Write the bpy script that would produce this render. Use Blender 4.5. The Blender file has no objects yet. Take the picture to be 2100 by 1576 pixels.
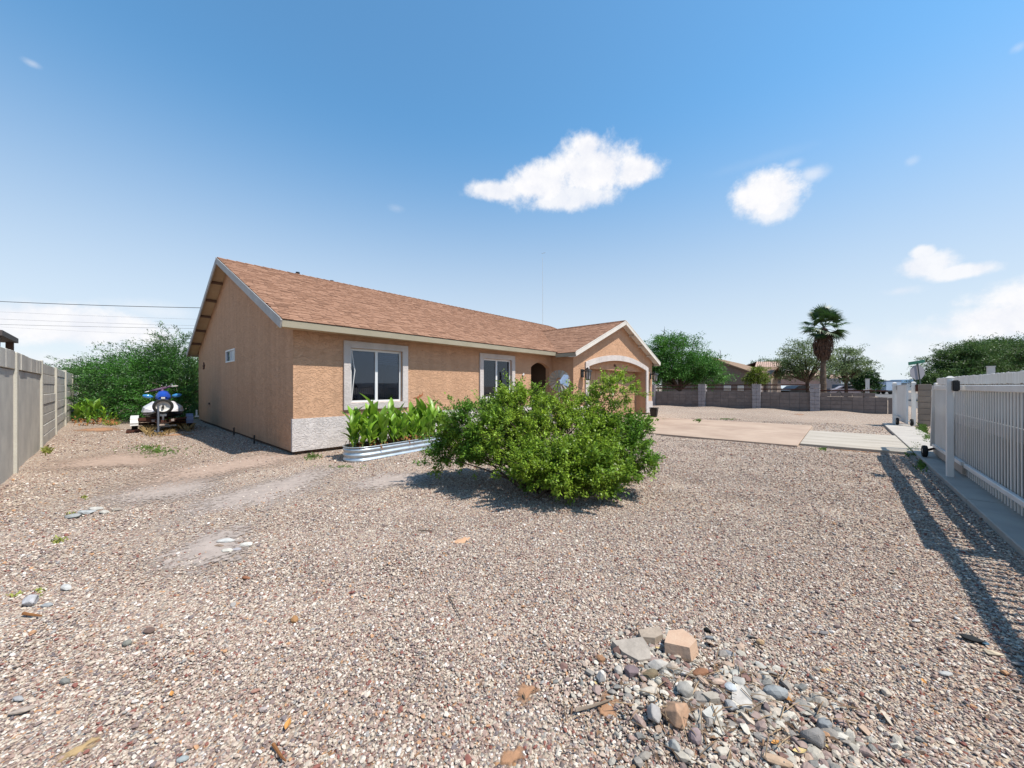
import bpy, math, random
import numpy as np
from mathutils import Vector, Matrix
random.seed(7); R = math.radians; SC = bpy.context.scene; COL = SC.collection

# ------------------------------------------------------------------ camera, world, sun, exposure
CAM = Vector((-2.3786, -7.7698, 1.32)); FW = Vector((.74231, .67006, 0)); RT = Vector((.67006, -.74231, 0))
cd = bpy.data.cameras.new('camera'); cd.sensor_width = 36; cd.lens = 750/2100*36; cd.shift_y = 5/2100
cd.clip_start = .05; cd.clip_end = 9000
cam = bpy.data.objects.new('camera', cd); COL.objects.link(cam)
cam.location = CAM; cam.rotation_euler = (R(90), 0, -math.atan2(FW.x, FW.y)); SC.camera = cam
SUN_EL = R(59.5); SX, SY = .293, -.956            # direction towards the sun, horizontally
wd = bpy.data.worlds.new('World'); SC.world = wd; wd.use_nodes = True
SC.view_settings.view_transform = 'Standard'; SC.view_settings.look = 'None'
SC.view_settings.exposure = .47; SC.view_settings.gamma = 1; SC.view_settings.use_curve_mapping = False
sl = bpy.data.lights.new('sun', 'SUN'); sl.energy = 5.0; sl.angle = R(.53); sl.color = (1, .94, .85)
sun = bpy.data.objects.new('sun', sl); COL.objects.link(sun)
sun.rotation_euler = Vector((SX*math.cos(SUN_EL), SY*math.cos(SUN_EL), math.sin(SUN_EL))).to_track_quat('Z', 'Y').to_euler()

def P(px, py, d):                                  # a point at depth d (metres) seen at that place of the photograph
    v = CAM + FW*d + RT*((px-1050)/750*d); v.z = 1.32 + (793-py)/750*d; return v
def G(px, py, z=0): return P(px, py, 750*(1.32-z)/(py-793))

def build_world():
    nt = wd.node_tree; N = nt.nodes; L = nt.links; N.clear()
    out = N.new('ShaderNodeOutputWorld'); bg = N.new('ShaderNodeBackground'); bg.inputs[1].default_value = .076
    sky = N.new('ShaderNodeTexSky'); sky.sky_type = 'NISHITA'; sky.sun_disc = False
    sky.sun_elevation = SUN_EL; sky.sun_rotation = math.atan2(SX, SY); sky.air_density = 1.0
    sky.dust_density = .35; sky.ozone_density = 2.2; sky.altitude = 300
    tc = N.new('ShaderNodeTexCoord')
    n1 = N.new('ShaderNodeTexNoise'); n1.inputs['Scale'].default_value = 14; n1.inputs['Detail'].default_value = 9
    n1.inputs['Roughness'].default_value = .66
    L.new(tc.outputs['Generated'], n1.inputs['Vector'])
    nz = N.new('ShaderNodeMath'); nz.operation = 'MULTIPLY_ADD'; L.new(n1.outputs['Fac'], nz.inputs[0])
    nz.inputs[1].default_value = 2.3; nz.inputs[2].default_value = -1.15
    def vm(op, a, b):
        n = N.new('ShaderNodeVectorMath'); n.operation = op; L.new(a, n.inputs[0]); n.inputs[1].default_value = b; return n
    def ma(op, a, b=None, c=None):
        n = N.new('ShaderNodeMath'); n.operation = op
        for i, x in enumerate((a, b, c)):
            if x is None: continue
            if isinstance(x, (int, float)): n.inputs[i].default_value = x
            else: L.new(x, n.inputs[i])
        return n.outputs[0]
    # cumulus puffs: direction of the middle, half width and half height as tangents, softness, density
    puffs = [(1215, 345, 105, 62, 1), (1110, 375, 90, 48, 1), (1020, 392, 85, 26, .95), (1300, 350, 62, 36, 1), (1170, 405, 110, 30, .9), (1205, 305, 42, 34, 1),
             (1570, 400, 72, 54, 1), (1590, 425, 50, 36, .85), (1665, 358, 36, 20, .55), (1625, 338, 26, 12, .35),
             (1900, 545, 48, 32, .85), (1965, 558, 62, 18, .85), (1893, 520, 22, 20, .85), (1850, 597, 36, 14, .5),
             (2085, 655, 130, 48, .95), (1965, 680, 130, 36, .75), (2220, 610, 170, 70, .95), (1860, 715, 170, 45, .55), (1760, 700, 120, 50, .25),
             (150, 668, 190, 52, .95), (10, 640, 150, 44, .75), (300, 720, 150, 40, .55), (120, 745, 160, 34, .6), (330, 640, 100, 26, .4),
             (66, 131, 18, 10, .35), (1872, 330, 14, 12, .22), (2088, 98, 16, 12, .25), (812, 428, 20, 10, .16), (1555, 330, 120, 14, .05)]
    acc = None
    for px, py, w, h, dn in puffs:
        c = (P(px, py, 1)-CAM); k = c.length; c = c.normalized()
        e1 = c.cross(Vector((0, 0, 1))).normalized(); e2 = e1.cross(c)
        sw, sh = w/750/k*1.0, h/750/k
        a = vm('DOT_PRODUCT', tc.outputs['Generated'], e1/sw).outputs['Value']
        b = vm('DOT_PRODUCT', tc.outputs['Generated'], e2/sh).outputs['Value']
        f = vm('DOT_PRODUCT', tc.outputs['Generated'], c).outputs['Value']
        q = ma('ADD', ma('MULTIPLY', a, a), ma('MULTIPLY', b, b))
        fld = ma('SUBTRACT', 1.05, ma('SQRT', q))
        fld = ma('MULTIPLY_ADD', nz.outputs[0], .62, fld)
        m = N.new('ShaderNodeMapRange'); m.interpolation_type = 'SMOOTHSTEP'; L.new(fld, m.inputs[0])
        m.inputs[1].default_value = 0; m.inputs[2].default_value = .60 if dn > .8 else 1.1; m.inputs[3].default_value = 0; m.inputs[4].default_value = dn
        g = ma('MULTIPLY', m.outputs[0], ma('GREATER_THAN', f, .2))
        acc = g if acc is None else ma('MAXIMUM', acc, g)
    # a thin milky veil close to the horizon, all the way round
    sx = N.new('ShaderNodeSeparateXYZ'); L.new(tc.outputs['Generated'], sx.inputs[0])
    hz = N.new('ShaderNodeMapRange'); hz.interpolation_type = 'SMOOTHSTEP'; L.new(sx.outputs[2], hz.inputs[0])
    hz.inputs[1].default_value = .60; hz.inputs[2].default_value = -.04; hz.inputs[3].default_value = 0; hz.inputs[4].default_value = .80
    blue = N.new('ShaderNodeMix'); blue.data_type = 'RGBA'; blue.blend_type = 'MULTIPLY'; blue.inputs[0].default_value = 1
    L.new(sky.outputs[0], blue.inputs[6]); 
    tm = N.new('ShaderNodeMapRange'); tm.interpolation_type = 'SMOOTHSTEP'; L.new(sx.outputs[2], tm.inputs[0]); tm.inputs[1].default_value = .02; tm.inputs[2].default_value = .60
    tx = N.new('ShaderNodeMix'); tx.data_type = 'RGBA'; L.new(tm.outputs[0], tx.inputs[0]); tx.inputs[6].default_value = (1.0, 1.0, 1.0, 1); tx.inputs[7].default_value = SKY_TINT; L.new(tx.outputs[2], blue.inputs[7])
    veil = N.new('ShaderNodeMix'); veil.data_type = 'RGBA'; L.new(hz.outputs[0], veil.inputs[0])
    L.new(blue.outputs[2], veil.inputs[6]); veil.inputs[7].default_value = (8.1, 9.0, 9.9, 1)
    mx = N.new('ShaderNodeMix'); mx.data_type = 'RGBA'; L.new(acc, mx.inputs[0])
    L.new(veil.outputs[2], mx.inputs[6]); cs = N.new('ShaderNodeMapRange'); L.new(n1.outputs['Fac'], cs.inputs[0]); cs.inputs[1].default_value = .35; cs.inputs[2].default_value = .58
    cw = N.new('ShaderNodeMix'); cw.data_type = 'RGBA'; L.new(cs.outputs[0], cw.inputs[0]); cw.inputs[6].default_value = (8.2, 8.4, 9.1, 1); cw.inputs[7].default_value = (9.5, 9.45, 9.6, 1); L.new(cw.outputs[2], mx.inputs[7])
    L.new(mx.outputs[2], bg.inputs[0]); L.new(bg.outputs[0], out.inputs[0])
SKY_TINT = (1.36, 2.14, 2.22, 1)
build_world()

# ------------------------------------------------------------------ materials
KA = .79                                           # one common scale for the measured surface colours
def mat(name, col, rough=.8, col2=None, nscale=3, detail=5, bump=0, bscale=30, bdist=.01, metal=0, spec=.3,
        obj_var=0, isl_var=0, voro=0, trans=0, stretch=(1, 1, 1), lo=.35, hi=.65, distort=0):
    if not trans: col = tuple(c*KA for c in col); col2 = tuple(c*KA for c in col2) if col2 else None
    m = bpy.data.materials.new(name); m.use_nodes = True; nt = m.node_tree; N = nt.nodes; L = nt.links
    b = N['Principled BSDF']; b.inputs['Roughness'].default_value = rough; b.inputs['Metallic'].default_value = metal
    b.inputs['Specular IOR Level'].default_value = spec
    geo = N.new('ShaderNodeNewGeometry'); mp = N.new('ShaderNodeMapping'); mp.inputs['Scale'].default_value = stretch
    L.new(geo.outputs['Position'], mp.inputs[0])
    c = None
    if col2:
        n = N.new('ShaderNodeTexNoise'); n.inputs['Scale'].default_value = nscale; n.inputs['Detail'].default_value = detail
        n.inputs['Roughness'].default_value = .62; L.new(mp.outputs[0], n.inputs['Vector'])
        r = N.new('ShaderNodeMapRange'); r.inputs[1].default_value = lo; r.inputs[2].default_value = hi; L.new(n.outputs['Fac'], r.inputs[0])
        x = N.new('ShaderNodeMix'); x.data_type = 'RGBA'; L.new(r.outputs[0], x.inputs[0])
        x.inputs[6].default_value = (*col, 1); x.inputs[7].default_value = (*col2, 1); c = x.outputs[2]
    if obj_var or isl_var:
        if isl_var: src = geo.outputs['Random Per Island']; amt = isl_var
        else: src = N.new('ShaderNodeObjectInfo').outputs['Random']; amt = obj_var
        r = N.new('ShaderNodeMapRange'); L.new(src, r.inputs[0]); r.inputs[3].default_value = 1-amt; r.inputs[4].default_value = 1+amt
        hs = N.new('ShaderNodeHueSaturation'); L.new(r.outputs[0], hs.inputs['Value'])
        if c is not None: L.new(c, hs.inputs['Color'])
        else: hs.inputs['Color'].default_value = (*col, 1)
        c = hs.outputs[0]
    if c is not None: L.new(c, b.inputs['Base Color'])
    else: b.inputs['Base Color'].default_value = (*col, 1)
    if bump:
        if voro:
            t = N.new('ShaderNodeTexVoronoi'); t.inputs['Scale'].default_value = bscale; o = t.outputs['Distance']
        else:
            t = N.new('ShaderNodeTexNoise'); t.inputs['Scale'].default_value = bscale; t.inputs['Detail'].default_value = 4
            t.inputs['Distortion'].default_value = distort; o = t.outputs['Fac']
        L.new(mp.outputs[0], t.inputs['Vector'])
        bp = N.new('ShaderNodeBump'); bp.inputs['Strength'].default_value = bump; bp.inputs['Distance'].default_value = bdist
        L.new(o, bp.inputs['Height']); L.new(bp.outputs[0], b.inputs['Normal'])
    if trans:
        out = N['Material Output']; tr = N.new('ShaderNodeBsdfTranslucent'); ms = N.new('ShaderNodeMixShader'); ms.inputs[0].default_value = trans
        if c is not None: L.new(c, tr.inputs[0])
        else: tr.inputs[0].default_value = (*col, 1)
        L.new(b.outputs[0], ms.inputs[1]); L.new(tr.outputs[0], ms.inputs[2]); L.new(ms.outputs[0], out.inputs[0])
    return m

def stucco(name, col, col2, k=1.0):
    m = mat(name, col, .92, col2, 1.1, 6, spec=.12); nt = m.node_tree; N = nt.nodes; L = nt.links; b = N['Principled BSDF']
    geo = [n for n in N if n.type == 'NEW_GEOMETRY'][0]
    w = N.new('ShaderNodeTexNoise'); w.inputs['Scale'].default_value = 5; L.new(geo.outputs['Position'], w.inputs['Vector'])
    ad = N.new('ShaderNodeVectorMath'); ad.operation = 'MULTIPLY_ADD'; L.new(w.outputs['Color'], ad.inputs[0]); ad.inputs[1].default_value = (.35, .35, .35)
    L.new(geo.outputs['Position'], ad.inputs[2])
    st = N.new('ShaderNodeMapping'); st.inputs['Scale'].default_value = (5, 5, .35); L.new(geo.outputs['Position'], st.inputs[0]); sn = N.new('ShaderNodeTexNoise'); sn.inputs['Scale'].default_value = 1; sn.inputs['Detail'].default_value = 6; L.new(st.outputs[0], sn.inputs['Vector'])
    sr = N.new('ShaderNodeMapRange'); sr.inputs[1].default_value = .3; sr.inputs[2].default_value = .7; sr.inputs[3].default_value = .90; sr.inputs[4].default_value = 1.05; L.new(sn.outputs['Fac'], sr.inputs[0])
    hv = N.new('ShaderNodeHueSaturation'); L.new(sr.outputs[0], hv.inputs['Value']); src = b.inputs['Base Color'].links[0].from_socket; L.new(src, hv.inputs['Color']); L.new(hv.outputs[0], b.inputs['Base Color'])
    mp = N.new('ShaderNodeMapping'); mp.inputs['Rotation'].default_value = (0, R(32), 0); mp.inputs['Scale'].default_value = (8, 8, 26); L.new(ad.outputs[0], mp.inputs[0])
    t = N.new('ShaderNodeTexNoise'); t.inputs['Scale'].default_value = 1.0; t.inputs['Detail'].default_value = 5; t.inputs['Roughness'].default_value = .55
    t.inputs['Distortion'].default_value = 1.2; L.new(mp.outputs[0], t.inputs['Vector'])
    r = N.new('ShaderNodeMapRange'); r.interpolation_type = 'SMOOTHSTEP'; r.inputs[1].default_value = .44; r.inputs[2].default_value = .56; L.new(t.outputs['Fac'], r.inputs[0])
    f = N.new('ShaderNodeTexNoise'); f.inputs['Scale'].default_value = 90; f.inputs['Detail'].default_value = 3; L.new(geo.outputs['Position'], f.inputs['Vector'])
    a = N.new('ShaderNodeMath'); a.operation = 'MULTIPLY_ADD'; L.new(f.outputs['Fac'], a.inputs[0]); a.inputs[1].default_value = .35; L.new(r.outputs[0], a.inputs[2])
    bp = N.new('ShaderNodeBump'); bp.inputs['Strength'].default_value = .6*k; bp.inputs['Distance'].default_value = .012
    L.new(a.outputs[0], bp.inputs['Height']); L.new(bp.outputs[0], b.inputs['Normal']); return m

def ramp_mat(name, stops, src='obj', rough=.85, bump=.4, bscale=60, spec=.25):
    m = bpy.data.materials.new(name); m.use_nodes = True; N = m.node_tree.nodes; L = m.node_tree.links; b = N['Principled BSDF']
    b.inputs['Roughness'].default_value = rough; b.inputs['Specular IOR Level'].default_value = spec
    geo = N.new('ShaderNodeNewGeometry')
    s = N.new('ShaderNodeObjectInfo').outputs['Random'] if src == 'obj' else geo.outputs['Random Per Island']
    cr = N.new('ShaderNodeValToRGB'); cr.color_ramp.interpolation = 'CONSTANT' if src == 'obj' else 'LINEAR'
    e = cr.color_ramp.elements
    while len(e) < len(stops): e.new(.5)
    for i, (p, c) in enumerate(stops): e[i].position = p; e[i].color = (c[0]*KA, c[1]*KA*(.985 if 'gravel' in name else 1), c[2]*KA*(1.0 if 'gravel' in name else 1), 1)
    L.new(s, cr.inputs[0])
    n = N.new('ShaderNodeTexNoise'); n.inputs['Scale'].default_value = bscale; n.inputs['Detail'].default_value = 4; L.new(geo.outputs['Position'], n.inputs['Vector'])
    r = N.new('ShaderNodeMapRange'); r.inputs[3].default_value = .9 if 'shingle' in name else .72; r.inputs[4].default_value = 1.1 if 'shingle' in name else 1.25; L.new(n.outputs['Fac'], r.inputs[0])
    hs = N.new('ShaderNodeHueSaturation'); L.new(cr.outputs[0], hs.inputs['Color']); L.new(r.outputs[0], hs.inputs['Value']); L.new(hs.outputs[0], b.inputs['Base Color'])
    bp = N.new('ShaderNodeBump'); bp.inputs['Strength'].default_value = bump; bp.inputs['Distance'].default_value = .004
    L.new(n.outputs['Fac'], bp.inputs['Height']); L.new(bp.outputs[0], b.inputs['Normal']); return m

def glass_mat():
    m = bpy.data.materials.new('window_glass'); m.use_nodes = True; N = m.node_tree.nodes; L = m.node_tree.links; N.clear()
    o = N.new('ShaderNodeOutputMaterial'); t = N.new('ShaderNodeBsdfTransparent'); t.inputs[0].default_value = (.5, .55, .62, 1)
    g = N.new('ShaderNodeBsdfGlossy'); g.inputs['Roughness'].default_value = .02; g.inputs[0].default_value = (.8, .87, 1, 1)
    f = N.new('ShaderNodeFresnel'); f.inputs[0].default_value = 1.7
    ms = N.new('ShaderNodeMixShader'); L.new(f.outputs[0], ms.inputs[0]); L.new(t.outputs[0], ms.inputs[1]); L.new(g.outputs[0], ms.inputs[2]); L.new(ms.outputs[0], o.inputs[0])
    return m

M = {}
M['stucco'] = stucco('tan_stucco', (.635, .385, .245), (.60, .36, .225), 1.2)
M['wainscot'] = stucco('pale_stucco', (.70, .64, .615), (.62, .565, .54), 1.1)
M['trim'] = stucco('trim_stucco', (.66, .60, .57), (.59, .535, .505), .7)
M['slab'] = mat('slab_concrete', (.16, .11, .08), .95, (.09, .06, .05), 6)  # shadow under the walls is put into the foundation's dark colour
M['fascia'] = mat('fascia_paint', (.38, .335, .25), .6, (.33, .29, .21), 2, bump=.15, bscale=40, stretch=(1, 1, 3))
M['rake'] = mat('rake_paint', (.74, .70, .63), .6, (.66, .61, .55), 3, bump=.15, bscale=40)
M['rake_grey'] = mat('grey_rake_paint', (.50, .48, .46), .7, (.42, .40, .38), 3, bump=.2, bscale=40)  # greyer and darker than the wing's rake paint
M['soffit'] = mat('soffit_board', (.60, .46, .30), .8, (.52, .38, .24), 3)
M['beam'] = mat('outlooker_wood', (.16, .10, .07), .8)
sh = [(0, (.21, .115, .075)), (.12, (.30, .165, .108)), (.45, (.335, .187, .122)), (.7, (.31, .172, .112)), (.9, (.37, .21, .14))]
M['shingle'] = ramp_mat('shingle_grit', sh, 'obj', .95, .5, 150, .1)
for x in M['shingle'].node_tree.nodes:
    if x.type == 'VALTORGB': x.color_ramp.interpolation = 'LINEAR'
M['shingles'] = ramp_mat('shingle_grit_field', sh, 'isl', .95, .5, 150, .1)
M['underlay'] = mat('roof_underlay', (.13, .07, .05), .95)
M['frame'] = mat('white_vinyl_frame', (.78, .78, .78), .4, spec=.5)
M['glass'] = glass_mat()
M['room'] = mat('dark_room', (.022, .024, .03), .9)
M['blind'] = mat('blind_fabric', (.42, .44, .47), .7)
M['curtain'] = mat('grey_curtain', (.09, .09, .11), .9, (.06, .06, .075), 4, stretch=(6, 6, .3))
M['door'] = mat('garage_door_paint', (.50, .31, .19), .55, (.46, .28, .17), 1.5, bump=.1, bscale=60)
M['black'] = mat('black_metal', (.012, .012, .013), .45, spec=.5)
M['blackrub'] = mat('black_rubber', (.018, .018, .018), .8, bump=.3, bscale=80)
M['white'] = mat('white_paint', (.74, .73, .71), .5, (.64, .62, .59), 2.5, bump=.08, bscale=50, spec=.4)
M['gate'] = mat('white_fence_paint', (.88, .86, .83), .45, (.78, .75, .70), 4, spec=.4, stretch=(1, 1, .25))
M['gate_back'] = mat('dark_fence_paint', (.36, .34, .32), .6, (.28, .265, .25), 4)  # grey darker than the white fence paint, so picket gaps look dark
M['gate_beige'] = mat('dusty_kickboard_paint', (.50, .42, .35), .6, (.42, .35, .29), 5)
M['block'] = mat('grey_block', (.25, .205, .185), .95, (.20, .165, .15), 5, bump=.6, bscale=110, obj_var=.10, spec=.1)
M['pillarblk'] = mat('light_grey_block', (.40, .365, .37), .95, (.33, .30, .305), 6, bump=.5, bscale=110, obj_var=.06, spec=.1)
M['mortar'] = mat('mortar', (.16, .145, .14), .95, bump=.4, bscale=90)
M['precast'] = mat('precast_concrete', (.66, .625, .555), .92, (.52, .495, .45), 2.2, 7, bump=.5, bscale=70, obj_var=.07, spec=.1)
M['postconc'] = mat('pale_post_concrete', (.62, .585, .50), .92, (.54, .51, .44), 2.5, bump=.4, bscale=80, spec=.1)
M['rust'] = mat('rusty_steel', (.10, .035, .02), .8, (.05, .02, .015), 9)
M['conc_tan'] = mat('tan_drive_concrete', (.49, .37, .285), .9, (.38, .275, .21), .9, 7, bump=.25, bscale=60, spec=.15)
M['conc_grey'] = mat('pale_drive_concrete', (.51, .455, .385), .9, (.38, .33, .275), 1.4, 7, bump=.25, bscale=60, spec=.15, stretch=(2.5, .5, 1))
M['curb'] = mat('curb_concrete', (.50, .455, .40), .9, (.42, .38, .34), 2.5, bump=.3, bscale=70, spec=.15)
M['galv'] = mat('galvanized_steel', (.66, .71, .75), .38, (.50, .56, .60), 7, metal=.65, spec=.6)
M['soil'] = mat('dark_soil', (.06, .035, .022), 1, (.11, .06, .035), 25, bump=1, bscale=60, bdist=.02)
M['canna'] = mat('canna_leaf', (.23, .38, .035), .38, (.12, .26, .022), 2.2, obj_var=.3, trans=.35, spec=.5)
M['canna_dry'] = mat('dry_canna_leaf', (.33, .15, .05), .8, (.20, .08, .03), 8, trans=.2)
M['canna_stem'] = mat('canna_stem', (.22, .28, .08), .6)
def leafmat(name, a, b, tr=.35, var=.35, rough=.5): return mat(name, a, rough, b, .9, 3, isl_var=var, trans=tr, spec=.35)
M['bush'] = leafmat('bush_leaf', (.29, .39, .038), (.10, .21, .024), .36, .5, .42)
M['mesq'] = leafmat('mesquite_leaf', (.085, .175, .04), (.035, .10, .025), .3, .5)
M['mesq2'] = leafmat('bright_mesquite_leaf', (.085, .215, .032), (.04, .14, .022), .3, .5)
M['ash'] = leafmat('ash_leaf', (.16, .215, .085), (.10, .155, .06), .3, .5)
M['rleaf'] = leafmat('dark_tree_leaf', (.085, .145, .038), (.045, .10, .026), .3, .5)
M['dark'] = leafmat('round_shrub_leaf', (.030, .085, .018), (.018, .055, .012), .2)
M['yel'] = leafmat('yellow_green_leaf', (.16, .21, .03), (.10, .15, .02), .35)
M['bark'] = mat('bark', (.13, .09, .065), .95, (.07, .05, .038), 9, bump=.8, bscale=40, bdist=.02, stretch=(1, 1, .3))
M['twig'] = mat('pale_twig', (.30, .24, .19), .9, (.20, .15, .11), 12)
M['palmleaf'] = mat('palm_frond', (.045, .095, .022), .45, (.03, .07, .018), 2, obj_var=.3, trans=.2, spec=.4)
M['palmdry'] = mat('dead_palm_frond', (.13, .075, .05), .9, (.07, .04, .03), 6, isl_var=.35)
M['palmbark'] = mat('palm_bark', (.17, .12, .085), .95, (.09, .065, .05), 5, bump=1, bscale=9, bdist=.03, stretch=(1, 1, 2.5))
M['asphalt'] = mat('asphalt', (.16, .15, .15), .95, (.13, .125, .125), 2, bump=.3, bscale=60)
M['grass'] = mat('weed_blades', (.15, .24, .05), .7, (.10, .18, .035), 6, isl_var=.35, trans=.3)
M['drygrass'] = mat('dry_grass_blades', (.42, .31, .14), .8, (.30, .20, .09), 6, isl_var=.3, trans=.2)
M['hills'] = mat('distant_hills', (.20, .26, .36), 1)  # haze of the distance is put into the bluish colour
STONES = [(0, (.57, .48, .38)), (.17, (.44, .33, .265)), (.33, (.66, .58, .48)), (.45, (.27, .20, .175)), (.56, (.49, .39, .31)), (.68, (.37, .26, .21)),
          (.78, (.76, .70, .63)), (.82, (.20, .165, .16)), (.88, (.34, .32, .295)), (.93, (.27, .11, .085)), (.97, (.50, .29, .16))]
M['stone'] = ramp_mat('gravel_stone', STONES, 'obj', .85, .5, 90)

def ground_mat():
    m = bpy.data.materials.new('gravel_ground'); m.use_nodes = True; N = m.node_tree.nodes; L = m.node_tree.links; b = N['Principled BSDF']
    b.inputs['Roughness'].default_value = .95; b.inputs['Specular IOR Level'].default_value = .08
    geo = N.new('ShaderNodeNewGeometry')
    v = N.new('ShaderNodeTexVoronoi'); v.inputs['Scale'].default_value = 75; L.new(geo.outputs['Position'], v.inputs['Vector'])
    sp = N.new('ShaderNodeSeparateColor'); L.new(v.outputs['Color'], sp.inputs[0])
    cr = N.new('ShaderNodeValToRGB'); cr.color_ramp.interpolation = 'CONSTANT'; e = cr.color_ramp.elements
    while len(e) < len(STONES): e.new(.5)
    for i, (p, c) in enumerate(STONES): e[i].position = p; e[i].color = (c[0]*.90*KA, c[1]*.88*KA, c[2]*.86*KA, 1)
    L.new(sp.outputs[0], cr.inputs[0])
    # earth showing between and over the stones, in patches
    n = N.new('ShaderNodeTexNoise'); n.inputs['Scale'].default_value = .55; n.inputs['Detail'].default_value = 7; n.inputs['Roughness'].default_value = .65
    L.new(geo.outputs['Position'], n.inputs['Vector'])
    r = N.new('ShaderNodeMapRange'); r.inputs[1].default_value = .52; r.inputs[2].default_value = .72; r.inputs[4].default_value = .65; L.new(n.outputs['Fac'], r.inputs[0])
    mx = N.new('ShaderNodeMix'); mx.data_type = 'RGBA'; L.new(r.outputs[0], mx.inputs[0]); L.new(cr.outputs[0], mx.inputs[6]); mx.inputs[7].default_value = (.35, .265, .21, 1)
    n2 = N.new('ShaderNodeTexNoise'); n2.inputs['Scale'].default_value = .22; n2.inputs['Detail'].default_value = 5; L.new(geo.outputs['Position'], n2.inputs['Vector'])
    r2 = N.new('ShaderNodeMapRange'); r2.inputs[1].default_value = .3; r2.inputs[2].default_value = .7; r2.inputs[3].default_value = .86; r2.inputs[4].default_value = 1.12; L.new(n2.outputs['Fac'], r2.inputs[0])
    hs = N.new('ShaderNodeHueSaturation'); L.new(mx.outputs[2], hs.inputs['Color']); L.new(r2.outputs[0], hs.inputs['Value']); L.new(hs.outputs[0], b.inputs['Base Color'])
    v2 = N.new('ShaderNodeTexVoronoi'); v2.inputs['Scale'].default_value = 75; L.new(geo.outputs['Position'], v2.inputs['Vector'])
    bp = N.new('ShaderNodeBump'); bp.invert = True; bp.inputs['Strength'].default_value = .9; bp.inputs['Distance'].default_value = .014
    L.new(v2.outputs['Distance'], bp.inputs['Height']); L.new(bp.outputs[0], b.inputs['Normal']); return m
M['ground'] = ground_mat()
M['dirt'] = mat('orange_dirt', (.50, .235, .115), 1, (.40, .19, .10), 8, 7, bump=.5, bscale=60)

# ------------------------------------------------------------------ helpers
def tag(o, label=None, cat=None, group=None, kind=None):
    for k, v in (('label', label), ('category', cat), ('group', group), ('kind', kind)):
        if v: o[k] = v
    return o
def thing(name, label, cat, loc=(0, 0, 0), rz=0, group=None):
    o = bpy.data.objects.new(name, None); COL.objects.link(o); o.location = loc; o.rotation_euler = (0, 0, rz)
    o.empty_display_size = .2; return tag(o, label, cat, group)
class MB:
    def __init__(s): s.v = []; s.f = []
    def poly(s, pts):
        k = len(s.v); s.v += [tuple(p) for p in pts]; s.f.append(tuple(range(k, k+len(pts)))); return s
    def box(s, x0, x1, y0, y1, z0, z1):
        k = len(s.v); s.v += [(x, y, z) for z in (z0, z1) for y in (y0, y1) for x in (x0, x1)]
        s.f += [tuple(k+i for i in f) for f in ((0, 2, 3, 1), (4, 5, 7, 6), (0, 1, 5, 4), (2, 6, 7, 3), (0, 4, 6, 2), (1, 3, 7, 5))]; return s
    def hexa(s, p):                                # eight corners, bottom ring then top ring
        k = len(s.v); s.v += [tuple(q) for q in p]
        s.f += [tuple(k+i for i in f) for f in ((3, 2, 1, 0), (4, 5, 6, 7), (0, 1, 5, 4), (1, 2, 6, 5), (2, 3, 7, 6), (3, 0, 4, 7))]; return s
    def beam(s, a, b, w, h):
        a = Vector(a); b = Vector(b); d = (b-a).normalized(); u = Vector((0, 0, 1)) if abs(d.z) < .95 else Vector((1, 0, 0))
        q = d.cross(u).normalized()*w/2; t = q.cross(d).normalized()*h/2
        return s.hexa([a-q-t, a+q-t, a+q+t, a-q+t, b-q-t, b+q-t, b+q+t, b-q+t])
    def tube(s, pts, rad, n=8, cap=True):
        pts = [Vector(p) for p in pts]; rad = rad if isinstance(rad, (list, tuple)) else [rad]*len(pts); k0 = len(s.v)
        for i, p in enumerate(pts):
            d = (pts[min(i+1, len(pts)-1)]-pts[max(i-1, 0)]).normalized(); u = Vector((0, 0, 1)) if abs(d.z) < .9 else Vector((1, 0, 0))
            q = d.cross(u).normalized(); t = q.cross(d)
            s.v += [tuple(p+(q*math.cos(2*math.pi*j/n)+t*math.sin(2*math.pi*j/n))*rad[i]) for j in range(n)]
        for i in range(len(pts)-1):
            for j in range(n):
                a = k0+i*n+j; b = k0+i*n+(j+1) % n; s.f.append((a, b, b+n, a+n))
        if cap: s.f.append(tuple(k0+j for j in range(n))[::-1]); s.f.append(tuple(k0+(len(pts)-1)*n+j for j in range(n)))
        return s
    def lathe(s, prof, c=(0, 0, 0), ax='z', n=20):  # profile of (radius, height)
        k0 = len(s.v)
        for r, h in prof:
            for j in range(n):
                a = 2*math.pi*j/n; x, y = r*math.cos(a), r*math.sin(a)
                p = {'z': (x, y, h), 'x': (h, x, y), 'y': (x, h, y)}[ax]; s.v.append((p[0]+c[0], p[1]+c[1], p[2]+c[2]))
        for i in range(len(prof)-1):
            for j in range(n):
                a = k0+i*n+j; b = k0+i*n+(j+1) % n; s.f.append((a, b, b+n, a+n))
        return s
    def mesh(s, name, m, smooth=False):
        me = bpy.data.meshes.new(name); me.from_pydata(s.v, [], s.f); me.materials.append(m)
        if smooth: me.polygons.foreach_set('use_smooth', [True]*len(me.polygons))
        me.update(); return me
    def build(s, name, m, parent=None, smooth=False, local=False):
        if isinstance(m, str): m = M[m]
        o = bpy.data.objects.new(name, s.mesh(name, m, smooth)); COL.objects.link(o)
        if parent:
            o.parent = parent
            if not local: o.matrix_local = parent_world(parent).inverted()
        return o
def parent_world(p):
    m = p.matrix_basis.copy()
    while p.parent: p = p.parent; m = p.matrix_basis @ m
    return m
def inst(name, me, parent, loc, rot=(0, 0, 0), scl=(1, 1, 1)):
    o = bpy.data.objects.new(name, me); COL.objects.link(o); o.parent = parent; o.location = loc; o.rotation_euler = rot; o.scale = scl; return o
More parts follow.
